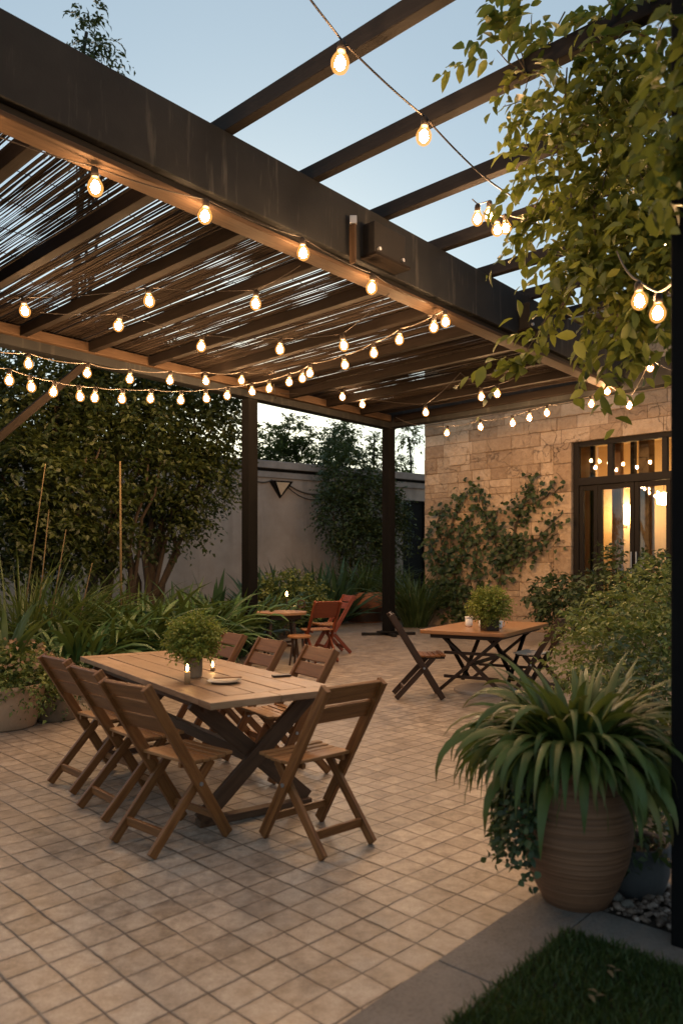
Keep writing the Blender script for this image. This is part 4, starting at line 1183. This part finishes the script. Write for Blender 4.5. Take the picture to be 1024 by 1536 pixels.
# ================================================================== PLANTERS
def lathe_pot(name, label, c, prof, mat, soil_r, soil_z, wob=.0, group=None):
    t = thing(name, label, 'planter', c, group)
    m = MB(); m.lathe(prof, c, 48, wob); m.build('pot', mat, t, smooth=True)
    m = MB(); m.lathe([(.001, soil_z), (soil_r, soil_z - .005)], c, 32); m.build('soil', M_SOIL, t)
    return t
# big foreground planter
pc = G(863, 1352)
prof = [(.001, .0), (.125, .0), (.140, .012), (.178, .09), (.215, .19), (.235, .30), (.238, .39), (.225, .48), (.205, .545), (.205, .565), (.222, .580), (.224, .60), (.21, .605), (.195, .595), (.19, .54)]
# throwing ridges
pp = []
for k in range(len(prof) - 1):
    (r0, z0), (r1, z1) = prof[k], prof[k + 1]
    n = max(1, int(abs(z1 - z0) / .012)) if .012 < z0 < .5 else 1
    for j in range(n):
        q = j / n; pp.append((r0 + (r1 - r0) * q + (.0022 if (j % 2 and n > 1) else 0), z0 + (z1 - z0) * q))
pp.append(prof[-1])
big = lathe_pot('planter', 'big ribbed brown clay planter with long arching strap leaves', pc, pp, M_RIBPOT, .192, .56, .004)
rng = np.random.default_rng(31)
top = np.array(pc) + np.array([0, 0, .57])
parts_ = [(strap_clump(rng, top, 120, .58, .050, (.9, 1.4), (2.0, 3.3), .13, 11, fold=.3), 11),
          (strap_clump(rng, top, 80, .53, .045, (1.1, 1.5), (.7, 1.9), .12, 11, fold=.3), 11),
          (strap_clump(rng, top, 90, .55, .047, (.6, 1.1), (2.5, 3.5), .15, 11, fold=.3), 11),
          (strap_clump(rng, top, 110, .52, .046, (.3, .9), (2.2, 3.2), .17, 11, fold=.3, twist=.6), 11),
          (strap_clump(rng, top, 40, .60, .042, (.6, 1.05), (2.4, 3.2), .15, 11, (PI * .75, PI * 1.45), .3, .6), 11)]
v, f = join([p for p, _ in parts_])
vu = np.concatenate([strap_uv(p[0], q) for p, q in parts_])
link_mesh('strap_leaves', v, f, L_POT, big, uvs=vu[f.ravel()])
# ivy trailing over the pot's left side
P0 = []; D0 = []
for k in range(84):
    an = rng.uniform(PI * .72, PI * 1.24); r0 = .215
    b = np.array(pc) + np.array([math.cos(an) * r0, math.sin(an) * r0, .58])
    out = np.array([math.cos(an), math.sin(an), 0]); Lr = rng.uniform(.12, .46)
    for j in range(int(Lr / .022)):
        z = j * .022
        P0.append(b + out * (.05 + .06 * math.sin(min(1, z / .2) * 1.5) * rng.uniform(.5, 1.3)) - np.array([0, 0, z]) + rng.normal(0, .014, 3)); D0.append(out * .7 + np.array([rng.normal(0, .6), rng.normal(0, .6), -.5]))
P0 = np.array(P0); D0 = np.array(D0); outn = nrm((P0 - np.array(pc)) * np.array([1, 1, 0])) + rng.normal(0, .35, P0.shape)
v, f = leaves_mesh(P0, D0, outn, rng.uniform(.024, .044, len(P0)), rng.uniform(.020, .036, len(P0)), True)
link_mesh('trailing_ivy', v, f, L_SHRUB, big)
sel = rng.choice(len(P0), 60); v, f = leaves_mesh(P0[sel] + outn[sel] * .012, D0[sel] * .3 + outn[sel], rng.normal(0, 1, (60, 3)), .016, .014)
link_mesh('small_blossoms', v, f, L_HERB, big)
# grey pot behind it
c = G(950, 1338)
gp_ = lathe_pot('planter', 'squat grey clay planter half hidden behind the big brown planter', c, [(.001, 0), (.12, 0), (.15, .10), (.155, .22), (.145, .235), (.13, .22), (.125, .17)], M_GREYPOT, .128, .19)
rng = np.random.default_rng(33)
v, f = crown(rng, [(tuple(c + Z * .34), (.20, .20, .17))], 150, 5, .10, .05, .028); link_mesh('foliage', v, f, L_SHRUB, gp_)
# cream planter on the left with a flowering bush
c = G(4, 1090)
cp = lathe_pot('planter', 'wide worn cream planter with flowering bush at the left edge', c, [(.001, 0), (.26, 0), (.28, .015), (.335, .22), (.365, .36), (.37, .39), (.35, .395), (.335, .38), (.32, .30)], M_CREAMPOT, .325, .34, .006)
rng = np.random.default_rng(35)
v, f = crown(rng, [(tuple(c + Vector((0, 0, .50))), (.46, .42, .22)), (tuple(c + Vector((.33, -.05, .40))), (.20, .25, .22)), (tuple(c + Vector((-.2, -.15, .42))), (.3, .3, .2))], 210, 6, .12, .046, .030, .5); link_mesh('foliage', v, f, L_VARI, cp)
p, d = ellipsoid_pts(rng, tuple(c + Z * .58), (.48, .44, .23), 420, .92); p = p[p[:, 2] > c.z + .55]; d = rng.normal(0, 1, p.shape)
v, f = leaves_mesh(p, d, rng.normal(0, 1, p.shape) + np.array([0, 0, 1.]), .042, .038); link_mesh('blossoms', v, f, L_FLOWER, cp)
v, f = strap_clump(rng, tuple(c + Vector((-.05, .1, .5))), 34, .62, .06, (.9, 1.5), (.4, 1.4), .16, 7); link_mesh('broad_leaves', v, f, L_POT, cp)
c = G(84, 1078)
gp2 = lathe_pot('planter', 'narrow grey brown planter tucked beside the cream planter', c, [(.001, 0), (.19, 0), (.20, .01), (.215, .30), (.20, .31), (.19, .27)], M_GREYSTONE, .19, .27, .004)
rng = np.random.default_rng(36)
v, f = crown(rng, [(tuple(c + Vector((0, 0, .42))), (.27, .27, .20)), (tuple(c + Vector((.18, -.1, .22))), (.10, .14, .22))], 130, 6, .12, .042, .024, .6); link_mesh('foliage', v, f, L_SHRUB, gp2)

# terracotta pots by the far bed
for (px, D, r, h, lab, seed) in ((548, 19.6, .52, .78, 'squarish terracotta pot with grasses behind the red chairs', 41), (583, 20.4, .56, .76, 'two tone terracotta pot beside the right rear post', 42)):
    c = P(px, HY + HC * F / D, D); c.z = 0
    t = lathe_pot('planter', lab, c, [(.001, 0), (r * .86, 0), (r * .92, .02), (r * .98, h * .52), (r * 1.02, h * .54), (r * 1.05, h), (r * .96, h + .01), (r * .93, h - .1)], M_TERRA, r * .93, h - .08, .003, 'terracotta pots at the far bed')
    m = MB(); m.lathe([(r * .935, .03), (r * .995, h * .50)], c, 48); m.build('dark_band', W_DARK, t, smooth=True)
    rng = np.random.default_rng(seed)
    v, f = strap_clump(rng, tuple(c + Z * (h - .05)), 170, 1.05, .035, (.8, 1.5), (.8, 2.2), r * .8, 7); link_mesh('grass_leaves', v, f, L_GRASS, t)

# ================================================================== BED PLANTS
def bed_plant(name, label, px, D, mat, n, length, width, elev, bend, r0, seed, group, seg=7, z0=.02, cat='plant'):
    c = Vector(((px - HX) / F * D, D, z0))
    rng = np.random.default_rng(seed)
    v, f = strap_clump(rng, tuple(c), n, length, width, elev, bend, r0, seg)
    o = link_mesh(name, v, f, mat); o.location = o.location
    tag(o, label, cat, group); return o
GB = 'strap leaved plants in the border'
bp = [
 ('agapanthus', 'fountain of narrow strap leaves right beside the cream planter', 108, 8.6, L_STRAP, 150, 1.25, .060, (.7, 1.4), (1.6, 2.8), .22, 51),
 ('agapanthus', 'dense drooping strap leaves behind the leftmost folding chair', 165, 9.3, L_STRAP, 165, 1.35, .062, (.7, 1.4), (1.5, 2.7), .25, 52),
 ('agapanthus', 'arching strap leaves behind the far left corner of the long table', 228, 9.9, L_STRAP, 165, 1.40, .066, (.7, 1.45), (1.3, 2.6), .25, 53),
 ('agapanthus', 'dark strap leaved clump directly behind the herb pot', 290, 10.7, L_STRAP, 150, 1.35, .07, (.8, 1.45), (1.2, 2.5), .25, 54),
 ('agapanthus', 'dark strap leaved clump just left of the rear post', 345, 11.9, L_STRAP, 140, 1.30, .07, (.8, 1.45), (1.0, 2.3), .25, 55),
 ('agapanthus', 'low dark clump behind the rear post foot', 390, 13.8, L_STRAP, 140, 1.2, .07, (.8, 1.45), (1.0, 2.3), .25, 56),
 ('agapanthus', 'tall back row clump beneath the hedge trees', 130, 10.9, L_STRAP, 140, 1.45, .065, (.9, 1.5), (1.0, 2.3), .3, 57),
 ('agapanthus', 'back row clump at the foot of the bare stem', 200, 11.4, L_GRASS, 150, 1.5, .032, (.9, 1.5), (1.0, 2.2), .3, 58),
]
for a_ in bp: bed_plant(*a_, GB)
GY = 'yuccas along the garden wall'
yp_ = [
 ('yucca', 'stiff pointed yucca left of the rear post, in front of the pale wall', 262, 12.6, L_YUCCA, 60, 1.25, .10, (.5, 1.5), (.1, .7), .10, 61),
 ('yucca', 'stiff yucca rising between the herb bush and the rear post', 322, 13.4, L_YUCCA, 60, 1.30, .11, (.5, 1.5), (.1, .7), .10, 62),
 ('yucca', 'tall yucca just right of the rear post', 396, 16.0, L_YUCCA, 60, 1.6, .10, (.6, 1.5), (.1, .6), .10, 63),
 ('yucca', 'yucca against the grey wall left of the wall climber', 428, 18.6, L_YUCCA, 55, 1.6, .12, (.5, 1.5), (.1, .6), .10, 64),
 ('yucca', 'broad yucca below the wall climber', 474, 18.4, L_YUCCA, 65, 1.7, .13, (.35, 1.5), (.1, .7), .12, 65),
 ('yucca', 'bright edged yucca left of the terracotta pots', 505, 18.8, L_YUCCA, 65, 1.65, .12, (.4, 1.5), (.1, .7), .12, 66),
 ('yucca', 'small yucca half hidden behind the round clipped shrub', 452, 17.6, L_YUCCA, 50, 1.3, .11, (.4, 1.5), (.2, .8), .1, 67),
]
for a_ in yp_: bed_plant(*a_, GY)
bed_plant('fountain_grass', 'tall feathery grass at the corner of the stone house', 622, 17.9, L_GRASS, 320, 1.75, .028, (.9, 1.5), (.9, 2.2), .30, 71, 'ornamental grasses', 8, .0)
bed_plant('fountain_grass', 'grass tuft behind the terracotta pots under the climber', 540, 21.2, L_GRASS, 260, 1.9, .03, (.9, 1.5), (.8, 2.0), .45, 72, 'ornamental grasses', 8)
bed_plant('fountain_grass', 'tall grass against the hedge behind the cream planter', 35, 9.4, L_GRASS, 260, 1.7, .022, (1.0, 1.5), (.5, 1.8), .35, 73, 'ornamental grasses', 8)
bed_plant('fountain_grass', 'grass tuft between the cream planter and the border', 78, 9.8, L_GRASS, 200, 1.5, .022, (1.0, 1.5), (.6, 1.9), .3, 74, 'ornamental grasses', 8)
# dry tall stalks
for px, py, D, lean, lab in ((28, 700, 9.3, .35, 'tallest dry stalk leaning right above the left grasses'), (52, 770, 9.5, .18, 'shorter dry stalk beside the tall leaning one'), (66, 800, 9.2, .28, 'dry stalk nearest the hedge at the left'), (105, 850, 9.6, .30, 'short pale dry stalk low in front of the hedge')):
    b = Vector(((px - HX) / F * D, D, .05)); tpz = HC + (HY - py) / F * D
    m = MB(); m.tube([b, b + Vector((lean * .3, 0, tpz * .4)), b + Vector((lean * .9, .05, tpz))], [.013, .010, .005], 6)
    o = m.build('dry_stalk', M_STALK, None, True); tag(o, lab, 'stalk', 'dry stalks at the left')
b = Vector(((183 - HX) / F * 11.2, 11.2, .03)); m = MB(); m.tube([b, b + Vector((-.02, 0, 1.5)), b + Vector((-.03, 0, 3.0))], [.022, .018, .014], 8)
tag(m.build('garden_cane', M_STALK, None, True), 'straight thin upright cane before the hedge trees', 'cane')

def shrub(name, label, blobs, mat, dens, k, sl, ll, lw, seed, group=None, stem_to=None, rich=False, droop=.35, cat='shrub', down=0.0, shell=.5):
    rng = np.random.default_rng(seed)
    c0 = Vector(blobs[0][0]); base = Vector((c0.x, c0.y, 0))
    t = thing(name, label, cat, base, group)
    v, f = crown(rng, blobs, dens, k, sl, ll, lw, droop, rich, shell, down); link_mesh('foliage', v, f, mat, t)
    m = MB()
    for c, r in blobs:
        for j in range(3):
            branch_tubes(m, rng, base + Vector((rng.normal(0, .04), rng.normal(0, .04), 0)), Vector(c) + Vector((rng.normal(0, r[0] * .4), rng.normal(0, r[1] * .4), rng.normal(0, r[2] * .3))), .018, .005, .1)
    m.build('stem', M_TWIG, t, True)
    return t
c = P(428, 888, 15.6)
shrub('clipped_shrub', 'low rounded yellow green shrub behind the small rear table', [(tuple(c), (.78, .6, .38)), (tuple(c + Vector((.35, .1, -.15))), (.5, .5, .35)), (tuple(c + Vector((-.45, -.1, -.1))), (.4, .4, .33))], L_VARI, 75, 7, .22, .075, .045, 81)

# --- hedge trees on the left
def tree(name, label, base, blobs, trunk_r, seed, mat, dens, k, sl, ll, lw, group, lean=(0, 0), bare=3, shell=.45, droop=.35):
    rng = np.random.default_rng(seed)
    base = Vector(base)
    t = thing(name, label, 'tree', base, group)
    m = MB(); hi = max(blobs, key=lambda q: q[0][2])
    tp_ = Vector(hi[0])
    pts = branch_tubes(m, rng, base, tp_, trunk_r, trunk_r * .3, .10, 8)
    for c, r in blobs:
        st_ = pts[int(rng.integers(1, 5))]
        branch_tubes(m, rng, st_, Vector(c), trunk_r * .4, trunk_r * .08, .14, 6)
        for j in range(2):
            e = Vector(c) + Vector((rng.normal(0, r[0] * .5), rng.normal(0, r[1] * .5), rng.normal(0, r[2] * .5)))
            branch_tubes(m, rng, Vector(c).lerp(st_, .4), e, trunk_r * .2, trunk_r * .05, .15, 5)
    for j in range(bare):
        an = rng.uniform(0, 6.28); branch_tubes(m, rng, base + Vector((math.cos(an) * .1, math.sin(an) * .1, 0)), tp_ + Vector((math.cos(an) * .8, math.sin(an) * .5, -1.2)), trunk_r * .5, trunk_r * .12, .1, 7)
    m.build('trunk', M_BARK, t, True)
    v, f = crown(rng, blobs, dens, k, sl, ll, lw, droop, False, shell); link_mesh('crown', v, f, mat, t)
    return t
GT = 'dark trees of the hedge on the left'
def B(px, py, D, r): return (tuple(P(px, py, D)), r)
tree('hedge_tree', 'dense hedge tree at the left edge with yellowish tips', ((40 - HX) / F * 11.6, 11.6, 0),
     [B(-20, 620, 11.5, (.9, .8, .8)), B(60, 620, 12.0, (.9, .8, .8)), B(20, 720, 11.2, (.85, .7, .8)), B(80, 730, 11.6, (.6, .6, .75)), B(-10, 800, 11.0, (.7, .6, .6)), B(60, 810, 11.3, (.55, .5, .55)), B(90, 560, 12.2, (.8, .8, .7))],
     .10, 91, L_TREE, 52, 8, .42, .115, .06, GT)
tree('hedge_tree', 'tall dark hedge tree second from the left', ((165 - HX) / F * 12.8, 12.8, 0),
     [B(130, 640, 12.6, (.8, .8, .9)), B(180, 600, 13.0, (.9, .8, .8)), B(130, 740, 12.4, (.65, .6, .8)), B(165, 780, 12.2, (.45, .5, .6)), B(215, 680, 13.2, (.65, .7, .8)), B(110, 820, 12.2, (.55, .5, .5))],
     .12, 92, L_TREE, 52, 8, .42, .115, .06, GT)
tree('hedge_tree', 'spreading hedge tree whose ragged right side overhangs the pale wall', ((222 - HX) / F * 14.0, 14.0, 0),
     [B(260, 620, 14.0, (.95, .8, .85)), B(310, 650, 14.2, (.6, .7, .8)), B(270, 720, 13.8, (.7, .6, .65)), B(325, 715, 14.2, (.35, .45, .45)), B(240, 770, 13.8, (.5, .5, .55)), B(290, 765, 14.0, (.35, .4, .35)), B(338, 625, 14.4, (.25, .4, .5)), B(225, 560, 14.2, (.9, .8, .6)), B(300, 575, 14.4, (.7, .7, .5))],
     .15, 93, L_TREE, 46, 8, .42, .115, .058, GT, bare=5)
# tall slender tree whose top shows over the beam
c = P(130, 45, 17.5)
tree('slender_tree', 'tree top showing above the charcoal beam at upper left', (c.x, c.y, 0),
     [(tuple(c + Vector((0, 0, -.1))), (.42, .5, .7)), (tuple(c + Vector((.25, 0, -.9))), (.4, .5, .7)), (tuple(c + Vector((-.35, .2, -1.4))), (.5, .5, .6)), (tuple(c + Vector((.1, .2, -2.2))), (.8, .7, .8))],
     .14, 94, L_TREE, 16, 7, .5, .16, .07, 'trees beyond the wall', bare=0, shell=.3, droop=.8)
# trees behind the wall
for (blobs, lab, seed) in (
    ([B(400, 670, 27, (.55, .6, .8)), B(388, 690, 27, (.5, .5, .5))], 'backlit treetop over the wall just right of the rear post', 95),
    ([B(442, 655, 28, (.75, .7, .75)), B(445, 690, 28, (.7, .7, .8)), B(425, 680, 28, (.5, .5, .6))], 'backlit rounded treetop above the wall lamp', 96),
    ([B(505, 672, 27, (.5, .5, .7)), B(520, 655, 27, (.30, .4, .5)), B(490, 690, 27, (.5, .5, .5))], 'backlit treetop above the wall climber', 97),
    ([B(550, 692, 29, (.5, .4, .4)), B(562, 665, 29, (.25, .3, .4)), B(585, 700, 29, (.4, .4, .35))], 'sparse backlit treetop left of the right rear post', 98),
    ([B(614, 655, 30, (.35, .4, .3)), B(600, 700, 30, (.35, .4, .4))], 'sparse twigs over the wall beside the stone house', 99)):
    b = Vector(blobs[0][0]); b.z = 0
    tree('garden_tree', lab, b, blobs, .10, seed, L_BACK, 34, 7, .4, .15, .08, 'trees beyond the wall', bare=0, shell=.35)
# climber on the garden wall
shrub('wall_climber', 'tall bushy climber covering part of the grey wall', [B(520, 720, 21.4, (.75, .5, .9)), B(512, 770, 21.0, (.62, .5, .85)), B(560, 760, 21.8, (.75, .5, 1.0)), B(545, 815, 21.2, (.75, .5, .7)), B(585, 790, 22.0, (.5, .5, .9)), B(505, 665, 22.0, (.35, .35, .5))],
      L_SHRUB, 85, 7, .35, .105, .058, 101)
# climbing vines on the house wall
def wall_vine(label, stems, seed, dens):
    rng = np.random.default_rng(seed)
    b = wall_pt(*stems[0][0], .05); base = Vector((b.x, b.y, 0))
    t = thing('climbing_vine', label, 'vine', base, 'vines trained on the stone wall')
    m = MB(); PP, DD = [], []
    for s in stems:
        pts = [wall_pt(x, y, .05) for x, y in s]
        fine = []
        for i in range(len(pts) - 1):
            for k in range(6): fine.append(pts[i].lerp(pts[i + 1], k / 6) + HE * rng.normal(0, .025) + Z * rng.normal(0, .02))
        fine.append(pts[-1])
        r0 = .045 if s is stems[0] else .026
        m.tube(fine, [r0 * (1 - .75 * k / len(fine)) + .003 for k in range(len(fine))], 6)
        for i, p in enumerate(fine):
            fr_ = i / len(fine)
            if s is stems[0] and fr_ < .18: continue
            for k in range(int(dens * rng.uniform(.2, 1.8) * (1.15 - .6 * fr_))):
                sp = .17 * (1.25 - .7 * fr_)
                q = p + HE * rng.normal(0, sp) + Z * rng.normal(0, sp) + HN * abs(rng.normal(.06, .09))
                PP.append(q); DD.append(HE * rng.normal(0, .7) + HN * .35 + Z * rng.normal(-.35, .5))
    m.build('stem', M_TWIG, t, True)
    PP = np.array([list(p) for p in PP]); DD = np.array([list(p) for p in DD])
    nn_ = np.array(list(HN)) + rng.normal(0, .45, PP.shape) + np.array([0, 0, .35])
    sc = rng.uniform(.6, 1.3, len(PP))
    v, f = leaves_mesh(PP, DD, nn_, .115 * sc, .09 * sc, True); link_mesh('foliage', v, f, L_IVY, t)
wall_vine('bushy vine at the left corner of the stone wall', [[(690, 928), (684, 870), (672, 810), (688, 760), (700, 740)], [(688, 915), (660, 850), (645, 805)], [(690, 905), (712, 850), (720, 805)], [(682, 870), (700, 810), (705, 780)], [(672, 830), (655, 790), (668, 765)], [(695, 925), (715, 890), (722, 860)], [(690, 920), (668, 890), (655, 870)]], 111, 13)
wall_vine('leggy vine spreading right toward the glazed door', [[(748, 905), (755, 855), (768, 805), (785, 755), (800, 718)], [(755, 855), (740, 800), (748, 765)], [(768, 815), (812, 808), (845, 765)], [(762, 835), (795, 832), (838, 800)], [(783, 760), (815, 748), (846, 728)], [(740, 800), (724, 752), (712, 730)], [(756, 850), (775, 825), (790, 815)]], 112, 8)
# shrubs at the foot of the house
shrub('shrub', 'dark leafy shrub in pot at the left foot of the glazed door', [B(832, 892, 14.0, (.42, .4, .32)), B(835, 915, 13.9, (.36, .36, .3))], L_SHRUB, 75, 6, .22, .11, .06, 121, 'dark shrubs before the glazed door', rich=True)
shrub('shrub', 'tall dark shrub in front of the glazed door panes', [B(922, 850, 12.0, (.22, .3, .34)), B(915, 885, 12.0, (.5, .5, .36)), B(888, 895, 11.8, (.36, .4, .32)), B(925, 915, 11.6, (.6, .5, .38))], L_SHRUB, 42, 6, .24, .10, .05, 122, 'dark shrubs before the glazed door')
shrub('shrub', 'dark shrub against the glazed door by the foreground post', [B(985, 865, 11.6, (.25, .3, .34)), B(975, 895, 11.4, (.45, .45, .36)), B(1010, 900, 11.0, (.5, .5, .5))], L_SHRUB, 60, 6, .24, .10, .05, 123, 'dark shrubs before the glazed door')
shrub('variegated_bush', 'large pale leaved bush beside the foreground post', [B(935, 935, 6.4, (.42, .4, .28)), B(985, 915, 6.2, (.36, .36, .36)), B(900, 965, 6.0, (.35, .35, .25)), B(970, 975, 5.6, (.42, .4, .30)), B(1015, 960, 5.5, (.36, .36, .45)), B(940, 1010, 5.4, (.42, .4, .35)), B(890, 1010, 5.8, (.30, .3, .3)), B(990, 885, 7.0, (.32, .32, .22))],
      L_VARI, 95, 6, .17, .062, .028, 124, rich=False)
shrub('variegated_bush', 'low bush filling the gap between big planter and post', [B(965, 1060, 4.6, (.34, .34, .40)), B(1010, 1120, 4.4, (.4, .4, .5)), B(985, 1200, 4.2, (.35, .35, .4))], L_SHRUB, 100, 6, .16, .06, .028, 125)

# --- vine in the open rafters, upper right
rng = np.random.default_rng(131)
vb = P(1012, 900, 3.15); vb.z = 0
vine = thing('rafter_vine', 'lush climbing vine spilling from the open rafters at upper right', 'vine', AB(.98, -3.75))
blobs = [B(985, 60, 5.0, (.42, .5, .38)), B(925, 110, 5.1, (.32, .4, .30)), B(1010, 170, 4.8, (.40, .5, .42)), B(900, 200, 5.2, (.30, .35, .26)), B(845, 215, 5.3, (.26, .3, .20)), B(850, 285, 5.3, (.24, .3, .20)),
         B(930, 290, 5.0, (.36, .4, .34)), B(1005, 330, 4.8, (.34, .4, .42)), B(880, 350, 5.1, (.28, .3, .26)), B(940, 400, 4.9, (.32, .34, .30)), B(890, 410, 5.0, (.18, .22, .18)), B(938, 440, 4.8, (.20, .22, .20)), B(980, 420, 4.8, (.22, .26, .26)),
         B(815, 170, 5.4, (.18, .2, .14)), B(790, 115, 5.5, (.14, .2, .10)), B(865, 130, 5.3, (.20, .2, .16)), B(1050, 400, 4.6, (.3, .3, .4)), B(820, 340, 5.4, (.16, .2, .16)), B(855, 440, 5.1, (.08, .10, .12)), B(925, 490, 4.7, (.09, .11, .09))]
blobs = [(c, tuple(q * .9 for q in r)) for c, r in blobs]
va = crown(rng, blobs, 35, 7, .28, .115, .056, .9, True, .15, down=.4)
# loose tip sprays
tips = [(774, 40, 5.5, (-.5, -.1, .5)), (744, 75, 5.5, (-.9, 0, .2)), (799, 20, 5.5, (.3, 0, .8)), (812, 175, 5.5, (-.8, 0, .1)), (817, 245, 5.4, (-.8, 0, -.2)), (832, 300, 5.4, (-.6, 0, -.4)), (842, 380, 5.3, (-.2, 0, -.9)), (880, 470, 5.2, (-.1, 0, -1)), (915, 515, 4.8, (.1, 0, -1)),
        (780, 535, 5.4, (-.9, .1, -.1)), (815, 528, 5.4, (-1, 0, .1)), (759, 55, 5.5, (.2, 0, .7)), (824, 60, 5.4, (-.4, 0, .4)), (912, 30, 5.2, (-.6, 0, .5)), (852, 420, 5.3, (-.3, 0, -.8))]
P1_ = np.array([list(P(x, y, D)) for x, y, D, _ in tips]).repeat(3, 0) + rng.normal(0, .05, (len(tips) * 3, 3)); D1_ = np.array([d for *_, d in tips]).repeat(3, 0) + rng.normal(0, .25, (len(tips) * 3, 3))
vb_ = sprays(rng, P1_, D1_, rng.uniform(.25, .42, len(P1_)), 9, .13, .062, .5, .8, True)
vc_ = crown(rng, [B(1035, 40, 2.62, (.11, .08, .30)), B(1030, 220, 2.62, (.09, .07, .24)), B(1012, 120, 2.66, (.07, .07, .2))], 90, 6, .14, .075, .040, .8, True, .2, down=.4)
v, f = join([va, vb_, vc_]); link_mesh('foliage', v, f, L_VINE, vine)
m = MB()
root = Vector((1.66, 3.0, 0))
trunk_pts = [root, root + Vector((.03, .03, 1.5)), root + Vector((-.02, .05, 3.0)), root + Vector((.0, .12, 4.5)), AB(1.6, -3.75, 5.0)]
m.tube(trunk_pts, [.04, .035, .03, .025, .02], 8)
rg = np.random.default_rng(132)
for c_, r_ in blobs[:16]:
    branch_tubes(m, rg, Vector(c_) + Vector((rg.normal(.2, .25), rg.normal(0, .2), .5)), Vector(c_) + Vector((rg.normal(0, .15), 0, -.25)), .006, .003, .18, 6)
for x, y, D, d in tips:
    e = P(x, y, D); branch_tubes(m, rg, Vector(min(blobs, key=lambda q: (Vector(q[0]) - e).length)[0]), e, .007, .003, .1, 5)
m.build('stem', M_TWIG, vine, True)

# ================================================================== LIGHT, SKY, CAMERA
w = bpy.data.worlds.new('World'); scene.world = w; w.use_nodes = True
nt = w.node_tree; nt.nodes.clear()
SUN_EL, SUN_AZ = R(13.0), R(-6.0)       # azimuth clockwise from +Y
sky = nt.nodes.new('ShaderNodeTexSky'); sky.sky_type = 'NISHITA'; sky.sun_disc = False
sky.sun_elevation = SUN_EL; sky.sun_rotation = SUN_AZ
sky.air_density = 1.0; sky.dust_density = 0.6; sky.ozone_density = 2.0; sky.altitude = 50
bg = nt.nodes.new('ShaderNodeBackground'); bg.inputs[1].default_value = 0.145
wo = nt.nodes.new('ShaderNodeOutputWorld')
tint = nt.nodes.new('ShaderNodeMix'); tint.data_type = 'RGBA'; tint.blend_type = 'MULTIPLY'; tint.inputs[0].default_value = 1.0
tint.inputs[7].default_value = (1.04, 1.10, 0.97, 1)
nt.links.new(sky.outputs[0], tint.inputs[6]); haze = nt.nodes.new('ShaderNodeMix'); haze.data_type = 'RGBA'; haze.inputs[0].default_value = 0.5
haze.inputs[7].default_value = (4.1, 5.0, 5.7, 1)      # pale even haze over the clear sky
nt.links.new(tint.outputs[2], haze.inputs[6]); nt.links.new(haze.outputs[2], bg.inputs[0]); nt.links.new(bg.outputs[0], wo.inputs[0])
sl_ = bpy.data.lights.new('sun', 'SUN'); sl_.energy = 0.5; sl_.angle = R(10); sl_.color = (1, .80, .62)
so = bpy.data.objects.new('sun', sl_); COL.objects.link(so)
d = Vector((math.sin(SUN_AZ) * math.cos(SUN_EL), math.cos(SUN_AZ) * math.cos(SUN_EL), math.sin(SUN_EL)))
so.rotation_euler = d.to_track_quat('Z', 'Y').to_euler()
so.location = (0, 30, 20)

cd = bpy.data.cameras.new('camera'); cam = bpy.data.objects.new('camera', cd); COL.objects.link(cam)
cam.location = (0, 0, HC); cam.rotation_euler = (R(90), 0, 0)
cd.sensor_fit = 'HORIZONTAL'; cd.sensor_width = 24.0; cd.lens = 24.0 * F / 1024.0
cd.shift_y = (HY - 768.0) / 1024.0
cd.clip_start = .05; cd.clip_end = 600
cd.dof.use_dof = True; cd.dof.focus_distance = 7.5; cd.dof.aperture_fstop = 2.0
scene.camera = cam
scene.render.engine = 'CYCLES'
scene.view_settings.view_transform = 'Standard'; scene.view_settings.look = 'None'
scene.view_settings.exposure = 0; scene.view_settings.gamma = 1
scene.cycles.use_denoising = True
scene.cycles.max_bounces = 8; scene.cycles.transparent_max_bounces = 12
scene.cycles.sample_clamp_indirect = 4.0
scene.cycles.caustics_reflective = False; scene.cycles.caustics_refractive = False
